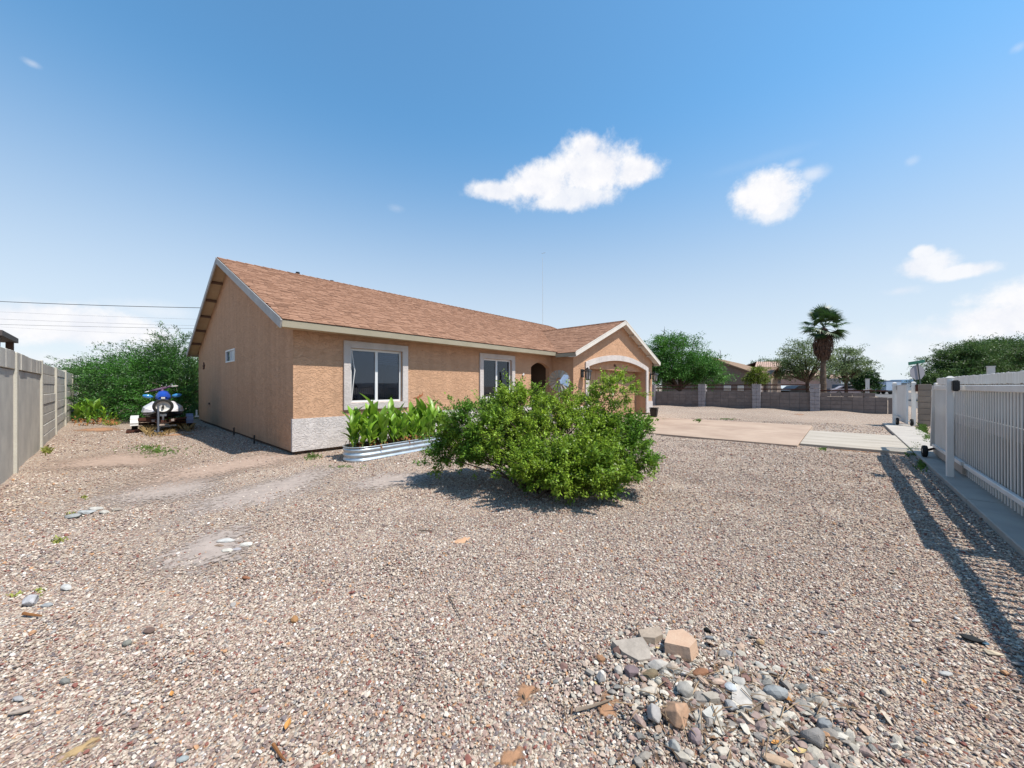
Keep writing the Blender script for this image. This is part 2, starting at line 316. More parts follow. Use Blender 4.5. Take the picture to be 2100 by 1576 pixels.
def bevel_mesh(me, w, seg=1):
    import bmesh
    b = bmesh.new(); b.from_mesh(me); bmesh.ops.recalc_face_normals(b, faces=b.faces)
    bmesh.ops.bevel(b, geom=list(b.edges), offset=w, segments=seg, affect='EDGES'); b.to_mesh(me); b.free(); return me
def box_mesh(name, sx, sy, sz, m, bev=0, seg=1):   # centred box
    me = MB().box(-sx/2, sx/2, -sy/2, sy/2, -sz/2, sz/2).mesh(name, M[m] if isinstance(m, str) else m)
    return bevel_mesh(me, bev, seg) if bev else me
def fast_mesh(name, verts, faces, m):
    me = bpy.data.meshes.new(name); nv, nf, k = len(verts), len(faces), faces.shape[1]
    me.vertices.add(nv); me.vertices.foreach_set('co', verts.astype(np.float32).ravel())
    me.loops.add(nf*k); me.loops.foreach_set('vertex_index', faces.astype(np.int32).ravel())
    me.polygons.add(nf); me.polygons.foreach_set('loop_start', np.arange(0, nf*k, k, dtype=np.int32)); me.polygons.foreach_set('loop_total', np.full(nf, k, np.int32))
    me.materials.append(M[m] if isinstance(m, str) else m); me.update(); me.validate(); return me
def leaves(name, cent, out, size, wid, m, parent, rng, up=.5, jitter=1.0, kind=None):
    """one diamond leaf per row of cent, growing along out"""
    n = len(cent); d = out + rng.normal(0, jitter, (n, 3)); d /= np.linalg.norm(d, axis=1)[:, None]+1e-9
    nr = rng.normal(0, 1, (n, 3))*(1-up); nr[:, 2] += up*1.6; s = np.cross(d, nr); s /= np.linalg.norm(s, axis=1)[:, None]+1e-9
    nn = np.cross(s, d); L = size*rng.uniform(.65, 1.35, n)[:, None]; W = L*wid
    v = np.stack([cent, cent+d*L*.45-s*W/2+nn*L*.06, cent+d*L-nn*L*.10, cent+d*L*.45+s*W/2+nn*L*.06], 1).reshape(-1, 3)
    f = np.arange(n*4).reshape(-1, 4); me = fast_mesh(name, v, f, m); o = bpy.data.objects.new(name, me); COL.objects.link(o)
    if parent: o.parent = parent; o.matrix_local = parent_world(parent).inverted()
    if kind: o['kind'] = kind
    return o
def struct(mb, name, m): return tag(mb.build(name, m), kind='structure')

# ------------------------------------------------------------------ ground, drive, street, hills
g = MB(); g.poly([(-3000, -3000, -.03), (4500, -3000, -.03), (4500, 4500, -.03), (-3000, 4500, -.03)]); struct(g, 'ground', mat('desert_ground', (.42, .33, .26), .95, (.34, .26, .20), .08, 8))
rng = np.random.default_rng(3)
def yard_h(x, y):
    h = .010*math.sin(x*1.3+.6*y)+.012*math.sin(y*1.9-x*.7)+.006*math.sin(5.1*x)*math.sin(4.3*y)
    r = math.hypot(x-.55, (y+7.9)*1.0)
    if x > 19: h += .07*min(1, (x-19)/2.6)*(1+.5*math.sin(y*2.3))
    return h
def pile_h(x, y):                                  # low mound of rubble in the foreground
    c = G(1420, 1440); dx, dy = x-c.x, y-c.y; return .05*math.exp(-(dx*dx+dy*dy)/.18)
def gh(x, y): return yard_h(x, y)+pile_h(x, y)
yg = MB(); xs = list(np.arange(-3.6, -.4, .4))+list(np.arange(-.4, 2, .12))+list(np.arange(2, 24.5, .5)); ys = list(np.arange(-12, -9, .5))+list(np.arange(-9, -5.5, .12))+list(np.arange(-5.5, 26, .5))
for x in xs:
    for y in ys: yg.v.append((x, y, gh(x, y) if y > -9.4 else gh(x, y)-.01))
ny = len(ys)
for i in range(len(xs)-1):
    for j in range(ny-1): a = i*ny+j; yg.f.append((a, a+ny, a+ny+1, a+1))
struct(yg, 'gravel_yard', M['ground']).data.polygons.foreach_set('use_smooth', [True]*((len(xs)-1)*(ny-1)))
s_ = MB(); s_.poly([(-60, -18.5, -.012), (400, -18.5, -.012), (400, -11.2, -.012), (-60, -11.2, -.012)]); struct(s_, 'street', 'asphalt')
s_ = MB(); s_.poly([(44, -60, -.008), (53, -60, -.008), (53, -18.5, -.008), (44, -18.5, -.008)]); struct(s_, 'side_street', 'asphalt')
def slab(name, m, x0, x1, y0, y1, z=.045):
    o = MB().box(x0, x1, y0, y1, -.06, z).build(name, m); bevel_mesh(o.data, .008); return tag(o, kind='structure')
slab('tan_driveway', 'conc_tan', 7.62, 10.06, -7.05, -.92); slab('tan_driveway', 'conc_tan', 10.075, 13.05, -7.05, -.92)
slab('pale_driveway', 'conc_grey', 8.05, 9.72, -8.795, -7.065); slab('pale_driveway', 'conc_grey', 9.735, 11.35, -8.795, -7.065)
for x0, x1 in ((-1.5, 1.2), (1.215, 4.1), (4.115, 7.3), (7.315, 10.4), (10.415, 13.1), (13.115, 15.75)): slab('curb_strip', 'curb', x0, x1, -9.36 if x0 < 7 else -9.46, -8.81, .055)
slab('porch_slab', 'curb', 6.9, 8.35, -.35, 1.9, .08)
h = MB(); hp = []
for i in range(61):
    d = 2600; px = 1700+i*6; p = P(px, 793, d); zt = 18+34*abs(math.sin(i*.13+.9))*(.6+.4*math.sin(i*.41))+6*random.random(); hp.append((p.x, p.y, zt))
for i in range(60):
    a, b = hp[i], hp[i+1]; back = FW*500
    h.poly([(a[0], a[1], -1), (b[0], b[1], -1), b, a]); h.poly([a, b, (b[0]+back.x, b[1]+back.y, -1), (a[0]+back.x, a[1]+back.y, -1)])
struct(h, 'hills', 'hills')

def patchmat(col):
    m = mat('loose_dirt', col, 1, tuple(c*.8 for c in col), 8, 7, bump=.5, bscale=60); N = m.node_tree.nodes; L = m.node_tree.links; b = N['Principled BSDF']
    at = N.new('ShaderNodeAttribute'); at.attribute_name = 'edge'; n = N.new('ShaderNodeTexNoise'); n.inputs['Scale'].default_value = 26; n.inputs['Detail'].default_value = 6
    geo = N.new('ShaderNodeNewGeometry'); L.new(geo.outputs['Position'], n.inputs['Vector']); a = N.new('ShaderNodeMath'); a.operation = 'MULTIPLY_ADD'; L.new(n.outputs['Fac'], a.inputs[0]); a.inputs[1].default_value = 1.6; L.new(at.outputs['Fac'], a.inputs[2])
    r = N.new('ShaderNodeMapRange'); r.inputs[1].default_value = 1.15; r.inputs[2].default_value = 1.5; r.inputs[3].default_value = 1; r.inputs[4].default_value = 0; L.new(a.outputs[0], r.inputs[0]); L.new(r.outputs[0], b.inputs['Alpha']); return m
M['dirt'] = patchmat((.46, .25, .14))
def blob_patch(name, c, rx, ry, m, z=.004, rz=0, seed=1):
    r = random.Random(seed); n = 40; ring = []; ph = [r.uniform(0, 6.28) for _ in range(4)]
    for i in range(n):
        a = 2*math.pi*i/n; k = 1+.16*math.sin(2*a+ph[0])+.12*math.sin(3*a+ph[1])+.08*math.sin(7*a+ph[2])+.05*math.sin(11*a+ph[3])
        x, y = rx*k*math.cos(a), ry*k*math.sin(a); ring.append((c.x+x*math.cos(rz)-y*math.sin(rz), c.y+x*math.sin(rz)+y*math.cos(rz)))
    mb = MB(); zc = gh(c.x, c.y)+z+.006; mb.v.append((c.x, c.y, zc))
    for x, y in ring: mb.v.append((x, y, gh(x, y)+z))
    for i in range(n): mb.f.append((0, 1+i, 1+(i+1) % n))
    o = struct(mb, name, m); at = o.data.attributes.new('edge', 'FLOAT', 'POINT'); at.data.foreach_set('value', [0.]+[1.]*n); return o
M['fines'] = patchmat((.43, .355, .31)); M['sand'] = patchmat((.45, .33, .26))
FINES = [(560, 1005, 1.5, .62, .8), (350, 1000, .9, .8, .6), (430, 1128, .45, .36, .9), (800, 985, .8, .5, .2), (470, 955, 1.6, .9, .6), (240, 945, .9, 1.3, .2)]
for k_, (px, py, rx, ry, rz) in enumerate(FINES): blob_patch('bare_earth', G(px, py), rx*1.35, ry*1.35, 'fines' if k_ < 4 else 'sand', z=.003+.0012*k_, rz=rz, seed=30+k_)
M['grit'] = patchmat((.20, .15, .115)); blob_patch('dark_grit', G(1450, 1460), .42, .17, 'grit', rz=-1.0, seed=51)
blob_patch('dirt_patch', G(1245, 1468), .10, .055, 'dirt', seed=2); blob_patch('dirt_patch', G(1080, 1432), .07, .06, 'dirt', seed=3)
blob_patch('dirt_patch', G(948, 1111), .07, .055, mat('ochre_dirt', (.58, .35, .21), 1), seed=4); blob_patch('dirt_patch', G(205, 882), .75, 1.0, 'dirt', seed=5)
blob_patch('dirt_patch', G(365, 892), .65, .30, 'dirt', seed=6); blob_patch('dirt_patch', G(1762, 925), .5, .10, 'dirt', rz=1.57, seed=7)
blob_patch('dirt_patch', G(165, 1535), .07, .05, patchmat((.50, .34, .17)), seed=8); blob_patch('dirt_patch', G(1050, 1560), .06, .05, 'dirt', seed=9)
blob_patch('dirt_patch', G(1640, 851), .5, .25, 'dirt', seed=10)

# ------------------------------------------------------------------ gravel
def rock_mesh(name, seed, m, flat=.6, sub=1, rough=.28, sharp=False):
    import bmesh
    b = bmesh.new(); r = random.Random(seed)
    if sharp:
        pts = []
        for i in range(26):
            v = Vector((r.gauss(0, 1), r.gauss(0, 1), r.gauss(0, 1))).normalized(); pts.append(b.verts.new((v.x*r.uniform(.8, 1.05), v.y*r.uniform(.8, 1.05), v.z*flat)))
        bmesh.ops.convex_hull(b, input=b.verts); 
        for v in [v for v in b.verts if not v.link_faces]: b.verts.remove(v)
    else:
        bmesh.ops.create_icosphere(b, subdivisions=sub, radius=1); ax = [Vector((r.gauss(0, 1), r.gauss(0, 1), r.gauss(0, 1))).normalized() for _ in range(5)]; am = [r.uniform(-rough, rough*.5) for _ in ax]
        for v in b.verts:
            k = 1+sum(a*max(0, v.co.dot(x))**2*1.4 for a, x in zip(am, ax)); v.co = Vector((v.co.x*k, v.co.y*k*.8, v.co.z*k*flat))*(1+r.uniform(-.05, .05))
    if sharp:
        bmesh.ops.dissolve_limit(b, angle_limit=R(13), verts=b.verts, edges=b.edges)
        if sub > 1: bmesh.ops.bevel(b, geom=list(b.edges), offset=.05, segments=2, affect='EDGES', clamp_overlap=True)
    me = bpy.data.meshes.new(name); b.to_mesh(me); b.free(); me.materials.append(m); return me
M['chips'] = ramp_mat('stone_chip', [(0, (.42, .38, .32)), (.2, (.30, .27, .24)), (.35, (.52, .45, .37)), (.5, (.34, .25, .22)), (.62, (.60, .55, .47)), (.75, (.24, .23, .21)), (.86, (.45, .33, .25)), (.95, (.22, .13, .11))], 'obj', .9, .5, 80)
SRC2 = bpy.data.collections.new('chip_sources')
for i in range(6): SRC2.objects.link(bpy.data.objects.new('chip_source', rock_mesh('chip_source', 70+i, M['chips'], .38, 1, .5, i != 3)))
SRC = bpy.data.collections.new('stone_sources')
for i in range(6): SRC.objects.link(bpy.data.objects.new('stone_source', rock_mesh('stone_source', 40+i, M['stone'], .55, 1, .5, i % 2 == 0)))
def scatter_tree(coll):
    nt = bpy.data.node_groups.new('scatter', 'GeometryNodeTree'); nt.interface.new_socket('Geometry', in_out='INPUT', socket_type='NodeSocketGeometry'); nt.interface.new_socket('Geometry', in_out='OUTPUT', socket_type='NodeSocketGeometry')
    N = nt.nodes; L = nt.links; i = N.new('NodeGroupInput'); o = N.new('NodeGroupOutput'); ip = N.new('GeometryNodeInstanceOnPoints')
    ci = N.new('GeometryNodeCollectionInfo'); ci.inputs[0].default_value = coll; ci.inputs[1].default_value = True; ci.inputs[2].default_value = True
    ra = N.new('GeometryNodeInputNamedAttribute'); ra.data_type = 'FLOAT_VECTOR'; ra.inputs[0].default_value = 'rot'
    sa = N.new('GeometryNodeInputNamedAttribute'); sa.data_type = 'FLOAT_VECTOR'; sa.inputs[0].default_value = 'scl'
    L.new(i.outputs[0], ip.inputs['Points']); L.new(ci.outputs[0], ip.inputs['Instance']); ip.inputs['Pick Instance'].default_value = True
    L.new(ra.outputs[0], ip.inputs['Rotation']); L.new(sa.outputs[0], ip.inputs['Scale']); L.new(ip.outputs[0], o.inputs[0]); return nt
ST = scatter_tree(SRC); ST2 = scatter_tree(SRC2)
def scatter(name, pts, size, label, st=None):
    n = len(pts); me = bpy.data.meshes.new(name); me.vertices.add(n); me.vertices.foreach_set('co', pts.astype(np.float32).ravel())
    a = me.attributes.new('rot', 'FLOAT_VECTOR', 'POINT'); rr = np.stack([rng.normal(0, .35, n), rng.normal(0, .35, n), rng.uniform(0, 6.283, n)], 1); a.data.foreach_set('vector', rr.astype(np.float32).ravel())
    a = me.attributes.new('scl', 'FLOAT_VECTOR', 'POINT'); ss = size[:, None]*rng.uniform(.7, 1.3, (n, 3)); a.data.foreach_set('vector', ss.astype(np.float32).ravel())
    o = bpy.data.objects.new(name, me); COL.objects.link(o); md = o.modifiers.new('scatter', 'NODES'); md.node_group = st or ST
    return tag(o, label, 'gravel', kind='stuff')
def gravel():
    P_, S_ = [], []
    for r0, r1, dens, sz in ((.75, 2.6, 15500, .0052), (2.6, 4.2, 9500, .0057), (4.2, 6.5, 4300, .0067), (6.5, 10, 1500, .0085), (10, 17, 330, .011)):
        area = math.pi*(r1*r1-r0*r0); n = int(area*dens*.42)
        r = np.sqrt(rng.uniform(r0*r0, r1*r1, n)); a = math.atan2(FW.y, FW.x)+rng.uniform(-.42*math.pi, .42*math.pi, n)
        x = CAM.x+r*np.cos(a); y = CAM.y+r*np.sin(a)
        ok = (x > -3.28) & (y > -8.80) & (x < 21.9) & ~((x > -.02) & (y > -.02) & (x < 8.4)) & ~((x > 8.3) & (y > -.95) & (x < 15.5)) & ~((x > 7.6) & (x < 13.1) & (y > -7.1)) & ~((x > 8) & (x < 11.4) & (y < -7)) & ~((x > -.02) & (y > -.02))
        x, y = x[ok], y[ok]; s = sz*np.clip(rng.lognormal(0, .33, len(x)), .5, 2.8)
        nz = np.sin(x*1.7+2*np.sin(y*1.1))*np.sin(y*1.3+1.5*np.sin(x*.9)); keep = rng.uniform(0, 1, len(x)) < .86+.14*nz
        for c, rx, ry in ((G(1245, 1468), .10, .055), (G(1080, 1432), .07, .06), (G(948, 1111), .07, .055), (G(205, 882), .75, 1.0), (G(365, 892), .6, .28), (G(165, 1535), .06, .04), (G(1050, 1560), .05, .04)):
            keep &= ~((((x-c.x)/rx)**2+((y-c.y)/ry)**2+rng.uniform(-.5, .5, len(x)) < .75) & (rng.uniform(0, 1, len(x)) < .93))
        for px, py, rx, ry, rz in FINES:
            c = G(px, py); dx, dy = x-c.x, y-c.y; a_ = dx*math.cos(rz)+dy*math.sin(rz); b_ = -dx*math.sin(rz)+dy*math.cos(rz); q = ((a_/rx)**2+(b_/ry)**2)/1.82
            keep &= ~((q+rng.normal(0, .2, len(x)) < .9) & (rng.uniform(0, 1, len(x)) < .62))
        x, y, s = x[keep], y[keep], s[keep]
        z = np.array([gh(a, b) for a, b in zip(x, y)])+s*.15+(rng.uniform(0, 1, len(x)) < .5)*s*.5
        P_.append(np.stack([x, y, z], 1)); S_.append(s)
    scatter('gravel', np.concatenate(P_), np.concatenate(S_), 'pinkish tan landscaping gravel covering the whole yard')
    # coarser stones around the rubble
    n = 2300; c = G(1400, 1430); c2 = G(1600, 1530); t = rng.uniform(-.3, 1.7, n)
    x = c.x+(c2.x-c.x)*t+rng.normal(0, .22, n); y = c.y+(c2.y-c.y)*t+rng.normal(0, .17, n); s = .0108*np.clip(rng.lognormal(0, .45, n), .6, 2.6)
    z = np.array([gh(a, b) for a, b in zip(x, y)])+s*.4
    scatter('coarse_gravel', np.stack([x, y, z], 1), s, 'coarser mixed stones scattered through the rubble heap in the foreground', ST2)
    n = 650; a = rng.uniform(0, 6.28, n); r = rng.uniform(1, 8, n); x = CAM.x+r*np.cos(a); y = CAM.y+r*np.sin(a); ok = (y > -8.8) & (x > -3.2) & ~((x > -.1) & (y > -.1)); x, y = x[ok], y[ok]; s = .0105*np.clip(rng.lognormal(0, .3, len(x)), .6, 2.)
    scatter('loose_pebbles', np.stack([x, y, np.array([gh(p, q) for p, q in zip(x, y)])+s*.35], 1), s, 'larger pebbles strewn thinly over the gravel yard')
gravel()

# ------------------------------------------------------------------ the tan house
house = thing('stucco_house', 'single storey tan stucco house with brown shingle gable roof and arched garage', 'house')
def sheet(mb, axis, k, depth, br, prof):
    """a wall in the plane axis=k, thick to k+depth; prof(m0,m1) gives (z0a,z0b,z1a,z1b) spans for that strip"""
    def pt(t, d, z): return (t, d, z) if axis == 'y' else (d, t, z)
    for a, b in zip(br[:-1], br[1:]):
        for z0a, z0b, z1a, z1b in prof(a, b):
            q = [pt(a, k, z0a), pt(b, k, z0b), pt(b, k+depth, z0b), pt(a, k+depth, z0a), pt(a, k, z1a), pt(b, k, z1b), pt(b, k+depth, z1b), pt(a, k+depth, z1a)]
            mb.poly([q[0], q[1], q[5], q[4]]); mb.poly([q[3], q[7], q[6], q[2]]); mb.poly([q[0], q[3], q[2], q[1]]); mb.poly([q[4], q[5], q[6], q[7]])
    a, b = br[0], br[-1]
    for t, i in ((a, 0), (b, 1)):
        for z in prof(*(br[:2] if i == 0 else br[-2:])): mb.poly([pt(t, k, z[i]), pt(t, k, z[2+i]), pt(t, k+depth, z[2+i]), pt(t, k+depth, z[i])])
    return mb
def reveal(mb, axis, k, depth, t0, t1, z0, z1):
    def pt(t, d, z): return (t, d, z) if axis == 'y' else (d, t, z)
    for t in (t0, t1): mb.poly([pt(t, k, z0), pt(t, k+depth, z0), pt(t, k+depth, z1), pt(t, k, z1)])
SL = .426; EZ = 2.52
def mainz(y): return EZ+(y+.35)*SL if y < 5.35 else 4.946-(y-5.35)*(4.946-2.62)/5.68
# front wall with two windows and the arched entry
WIN = [(1.09, 2.32), (4.96, 6.19)]; WZ = (.97, 2.14)
ax0, ax1 = 7.18, 8.22
def arch(x, x0, x1, zs, zc): 
    c = (x0+x1)/2; hw = (x1-x0)/2; rise = zc-zs; rad = (hw*hw+rise*rise)/(2*rise); return zc-rad+math.sqrt(max(0, rad*rad-(x-c)**2))
def front(a, b):
    m = (a+b)/2; T = 2.62
    for w0, w1 in WIN:
        if w0 < m < w1: return [(.07, .07, WZ[0], WZ[0]), (WZ[1], WZ[1], T, T)]
    if ax0 < m < ax1: return [(arch(a, ax0, ax1, 1.97, 2.15), arch(b, ax0, ax1, 1.97, 2.15), T, T)]
    return [(.07, .07, T, T)]
br = [0, WIN[0][0], WIN[0][1], WIN[1][0], WIN[1][1], ax0]+[ax0+(ax1-ax0)*i/14 for i in range(1, 15)]+[8.38]
w = sheet(MB(), 'y', 0, .16, br, front)
for w0, w1 in WIN: reveal(w, 'y', 0, .16, w0, w1, *WZ)
reveal(w, 'y', 0, .16, ax0, ax1, .07, 1.97); w.build('front_wall', 'stucco', house)
# left gable wall with a small high window
GY = (4.72, 5.86); GZ = (2.02, 2.38)
def gab(a, b):
    m = (a+b)/2; za, zb = mainz(a)-.02, mainz(b)-.02
    if GY[0] < m < GY[1]: return [(.07, .07, GZ[0], GZ[0]), (GZ[1], GZ[1], za, zb)]
    return [(.07, .07, za, zb)]
w = sheet(MB(), 'x', 0, .16, [.162, GY[0], 5.35, GY[1], 10.70], gab); reveal(w, 'x', 0, .16, GY[0], GY[1], *GZ); w.build('gable_wall', 'stucco', house)
MB().box(.16, 15.4, 10.54, 10.70, .07, 2.6).build('rear_wall', 'stucco', house)
# garage wing
WX0, WX1, WY = 8.38, 15.40, -.90; WC = (WX0+WX1)/2
def wingz(x): return 4.0-abs(x-WC)*.405
GX0, GX1 = 9.38, 14.61
def wf(a, b):
    m = (a+b)/2; za, zb = wingz(a)-.03, wingz(b)-.03
    if GX0 < m < GX1: return [(arch(a, GX0, GX1, 2.06, 2.38), arch(b, GX0, GX1, 2.06, 2.38), za, zb)]
    return [(.07, .07, za, zb)]
nb = 40; br = [WX0, GX0]+[GX0+(GX1-GX0)*i/nb for i in range(1, nb+1)]+[WX1]
w = sheet(MB(), 'y', WY, .55, br, wf); reveal(w, 'y', WY, .55, GX0, GX1, .07, 2.06); w.build('garage_wall', 'stucco', house)
w = MB().box(WX0+.003, WX0+.16, WY+.55, -.003, .07, 2.5); w.build('wing_side_wall', 'stucco', house)
MB().box(WX1-.16, WX1-.003, WY+.55, 10.54, .07, 2.5).build('right_wall', 'stucco', house)
w = sheet(MB(), 'x', 15.24, .157, [0, 5.35, 10.54], lambda a, b: [(2.5, 2.5, mainz(a)-.02, mainz(b)-.02)]); w.build('right_gable_wall', 'stucco', house)
# arched header behind the opening and the sectional door
def hd(a, b): return [(1.99, 1.99, arch(a, GX0, GX1, 2.06, 2.38)+.05, arch(b, GX0, GX1, 2.06, 2.38)+.05)]
sheet(MB(), 'y', WY+.15, .12, [GX0-.001+(GX1-GX0+.002)*i/nb for i in range(nb+1)], hd).build('garage_header', 'stucco', house)
gd = MB(); gd.box(GX0, GX1, -.42, -.36, .05, 2.2); gd = gd.build('garage_door', 'door', house)
for r_ in range(4):
    for c_ in range(8):
        x = GX0+.12+c_*(GX1-GX0-.1)/8; z = .10+r_*.49; mb = MB().box(x, x+.54, -.432, -.418, z+.06, z+.40); o = mb.build('panel', 'door', gd); bevel_mesh(o.data, .005)
    if r_: MB().box(GX0, GX1, -.424, -.4195, .075+r_*.49-.006, .075+r_*.49+.006).build('section_joint', 'slab', gd)
# the garage surround
def tr_o(x): return arch(x, 9.14, 14.85, 2.20, 2.60)
def tr(a, b): 
    return [(arch(max(GX0, min(GX1, a)), GX0, GX1, 2.06, 2.38), arch(max(GX0, min(GX1, b)), GX0, GX1, 2.06, 2.38), tr_o(a), tr_o(b))]
w = sheet(MB(), 'y', WY-.05, .048, [9.14, GX0]+[GX0+(GX1-GX0)*i/nb for i in range(1, nb+1)]+[14.85], tr)
w.box(9.14, GX0, WY-.05, WY-.002, .07, 2.06); w.box(GX1, 14.85, WY-.05, WY-.002, .07, 2.06); w.build('garage_surround', 'trim', house)
# pale wainscot band along the foot of the walls
for x0, x1, y, zt in ((-.022, ax0, -.022, .70), (ax1, 8.36, -.022, .70), (WX0-.02, 9.137, WY-.022, .62), (14.853, WX1+.03, WY-.022, .62)):
    o = MB().box(x0, x1, y, y+.021, .075, zt).build('wainscot', 'wainscot', house)
MB().box(-.02, 0-.001, .0, .05, .075, .70).build('wainscot', 'wainscot', house)
MB().box(.04, 15.3, .05, 10.6, -.05, .07).build('foundation', 'slab', house); MB().box(WX0+.05, GX0, WY+.05, -.1, -.05, .07).build('foundation', 'slab', house)
# entry recess, shade painted into its wall colour: side walls, back wall and door
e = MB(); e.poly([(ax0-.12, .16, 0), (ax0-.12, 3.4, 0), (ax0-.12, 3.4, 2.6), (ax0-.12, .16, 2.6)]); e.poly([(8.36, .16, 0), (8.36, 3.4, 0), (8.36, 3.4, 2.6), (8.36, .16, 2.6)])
e.poly([(ax0-.12, 3.4, 0), (8.36, 3.4, 0), (8.36, 3.4, 2.6), (ax0-.12, 3.4, 2.6)]); e.poly([(ax0-.12, .16, 2.59), (8.36, .16, 2.59), (8.36, 3.4, 2.59), (ax0-.12, 3.4, 2.59)]); e.build('entry_recess', mat('entry_shade_stucco', (.15, .095, .065), .95), house)
d_ = MB().box(7.15, 8.3, 3.33, 3.39, .08, 2.3).build('front_door', mat('brown_door', (.09, .05, .035), .5), house); MB().lathe([(.0, 1.79), (.03, 1.79), (.03, 1.84)], (7.34, 1.5, 1.0), 'y', 12).build('handle', 'galv', d_)

def window(x0, x1, z0, z1, bent):
    f = MB(); y0, y1 = .035, .095; t = .045
    for a, b, c, d in ((x0, x1, z0, z0+t), (x0, x1, z1-t, z1), (x0, x0+t, z0+t, z1-t), (x1-t, x1, z0+t, z1-t)): f.box(a, b, y0, y1, c, d)
    f = f.build('window', 'frame', house); xm = (x0+x1)/2
    MB().box(xm-.03, xm+.03, y0+.01, y1-.01, z0+t, z1-t).build('mullion', 'frame', f)
    for a, b, yy in ((x0+t, xm-.03, .070), (xm+.03, x1-t, .062)): MB().box(a, b, yy, yy+.006, z0+t, z1-t).build('pane', 'glass', f)
    MB().box(x0+.03, xm+.02, .13, .135, z0+.03, z1-.03).build('curtain', 'curtain', f)
    bl = MB(); 
    for i in range(6 if bent else 2): bl.box(xm+.04, x1-.06, .12, .128, z1-.09-i*.045, z1-.055-i*.045)
    bl.build('blind', 'blind', f)
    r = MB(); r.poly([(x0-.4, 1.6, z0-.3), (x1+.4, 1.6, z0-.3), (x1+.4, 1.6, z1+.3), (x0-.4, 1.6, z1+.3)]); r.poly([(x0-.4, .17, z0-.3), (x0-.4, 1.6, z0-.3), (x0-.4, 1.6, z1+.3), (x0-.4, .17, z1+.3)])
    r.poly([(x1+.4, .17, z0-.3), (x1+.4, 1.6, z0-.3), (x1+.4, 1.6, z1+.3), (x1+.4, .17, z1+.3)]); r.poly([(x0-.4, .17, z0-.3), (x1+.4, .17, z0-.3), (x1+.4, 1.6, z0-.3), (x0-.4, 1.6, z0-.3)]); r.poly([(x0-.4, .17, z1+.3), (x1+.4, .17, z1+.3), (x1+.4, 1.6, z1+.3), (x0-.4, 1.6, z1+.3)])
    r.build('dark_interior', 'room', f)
    tw = .145; tm = MB(); yy = -.045
    for a, b, c, d in ((x0-tw, x1+tw, z0-tw, z0-.004), (x0-tw, x1+tw, z1+.004, z1+tw), (x0-tw, x0-.004, z0-.004, z1+.004), (x1+.004, x1+tw, z0-.004, z1+.004)): tm.box(a, b, yy, -.002, c, d)
    tm.build('window_trim', 'trim', f)
    if bent:
        MB().tube([(x0+.05, .03, z1-.05), (x0+.075, .02, z1-.3), (x0+.105, .01, z1-.48), (x0+.075, .02, z1-.75), (x0+.045, .03, z0+.05)], .009, 6).build('bent_screen_frame', 'frame', f)
    return f
window(*WIN[0], *WZ, True); window(*WIN[1], *WZ, False)
f = MB(); t = .035
for a, b, c, d in ((GY[0], GY[1], GZ[0], GZ[0]+t), (GY[0], GY[1], GZ[1]-t, GZ[1]), (GY[0], GY[0]+t, GZ[0]+t, GZ[1]-t), (GY[1]-t, GY[1], GZ[0]+t, GZ[1]-t), (5.27, 5.31, GZ[0]+t, GZ[1]-t)): f.box(-.012, .04, a, b, c, d)
f = f.build('window', 'frame', house); MB().box(.012, .018, GY[0]+t, 5.27, GZ[0]+t, GZ[1]-t).build('pane', mat('frosted_glass', (.42, .46, .52), .3, spec=.5), f); MB().box(.022, .028, 5.31, GY[1]-t, GZ[0]+t, GZ[1]-t).build('pane', 'glass', f)
MB().box(.17, .2, GY[0]-.1, GY[1]+.1, GZ[0]-.1, GZ[1]+.1).build('dark_interior', 'room', f)

# roof: deck slabs, fascia, rake boards, soffit, shingles
roof = MB()
def deck(mb, pts, t=.035):                          # a thick slab under a sloping polygon
    mb.poly(pts); mb.poly([(x, y, z-t) for x, y, z in pts[::-1]])
    for a, b in zip(pts, pts[1:]+pts[:1]): mb.poly([a, (a[0], a[1], a[2]-t), (b[0], b[1], b[2]-t), b])
RX0, RX1 = -.29, 15.69; RYF, RYB, RYM = -.35, 11.03, 5.35; RZM = 4.946
VY = RYF+(4.0-EZ)/SL; WE = 3.79; wez = wingz(WC-WE); VY0 = RYF+(wez-EZ)/SL
deck(roof, [(RX0, RYF, EZ), (WC-WE, RYF, EZ), (WC-WE, VY0, wez), (WC, VY, 4.0), (WC+WE, VY0, wez), (RX1, RYF+.02, EZ), (RX1, RYM, RZM), (RX0, RYM, RZM)])
deck(roof, [(RX0, RYM, RZM), (RX1, RYM, RZM), (RX1, RYB, 2.62), (RX0, RYB, 2.62)])
WF = -1.17
deck(roof, [(WC-WE, WF, wez), (WC, WF, 4.0), (WC, VY, 4.0), (WC-WE, VY0, wez)]); deck(roof, [(WC, WF, 4.0), (WC+WE, WF, wez), (WC+WE, VY0+.02, wez), (WC, VY, 4.0)])
roof = roof.build('roof', 'underlay', house)
f = MB().box(RX0, WC-WE+.05, RYF-.022, RYF, 2.385, 2.508); f.build('fascia', 'fascia', roof)
MB().box(WC-WE-.022, WC-WE, WF, RYF-.024, wez-.135, wez-.012).build('fascia', 'fascia', roof); MB().box(WC+WE, WC+WE+.022, WF, RYF, wez-.135, wez-.012).build('fascia', 'fascia', roof)
MB().box(RX0, RX1, RYB, RYB+.022, 2.48, 2.605).build('fascia', 'fascia', roof)
def rake(a, b, m, w=.03, h=.15, drop=.075):
    a = Vector(a); b = Vector(b); a.z -= drop; b.z -= drop; return MB().beam(a, b, w, h).build('rake_board', m, roof)
rake((RX0-.015, RYF-.022, EZ-.012), (RX0-.015, RYM, RZM+.0), 'rake_grey'); rake((RX0-.015, RYM, RZM), (RX0-.015, RYB+.022, 2.61), 'rake_grey')
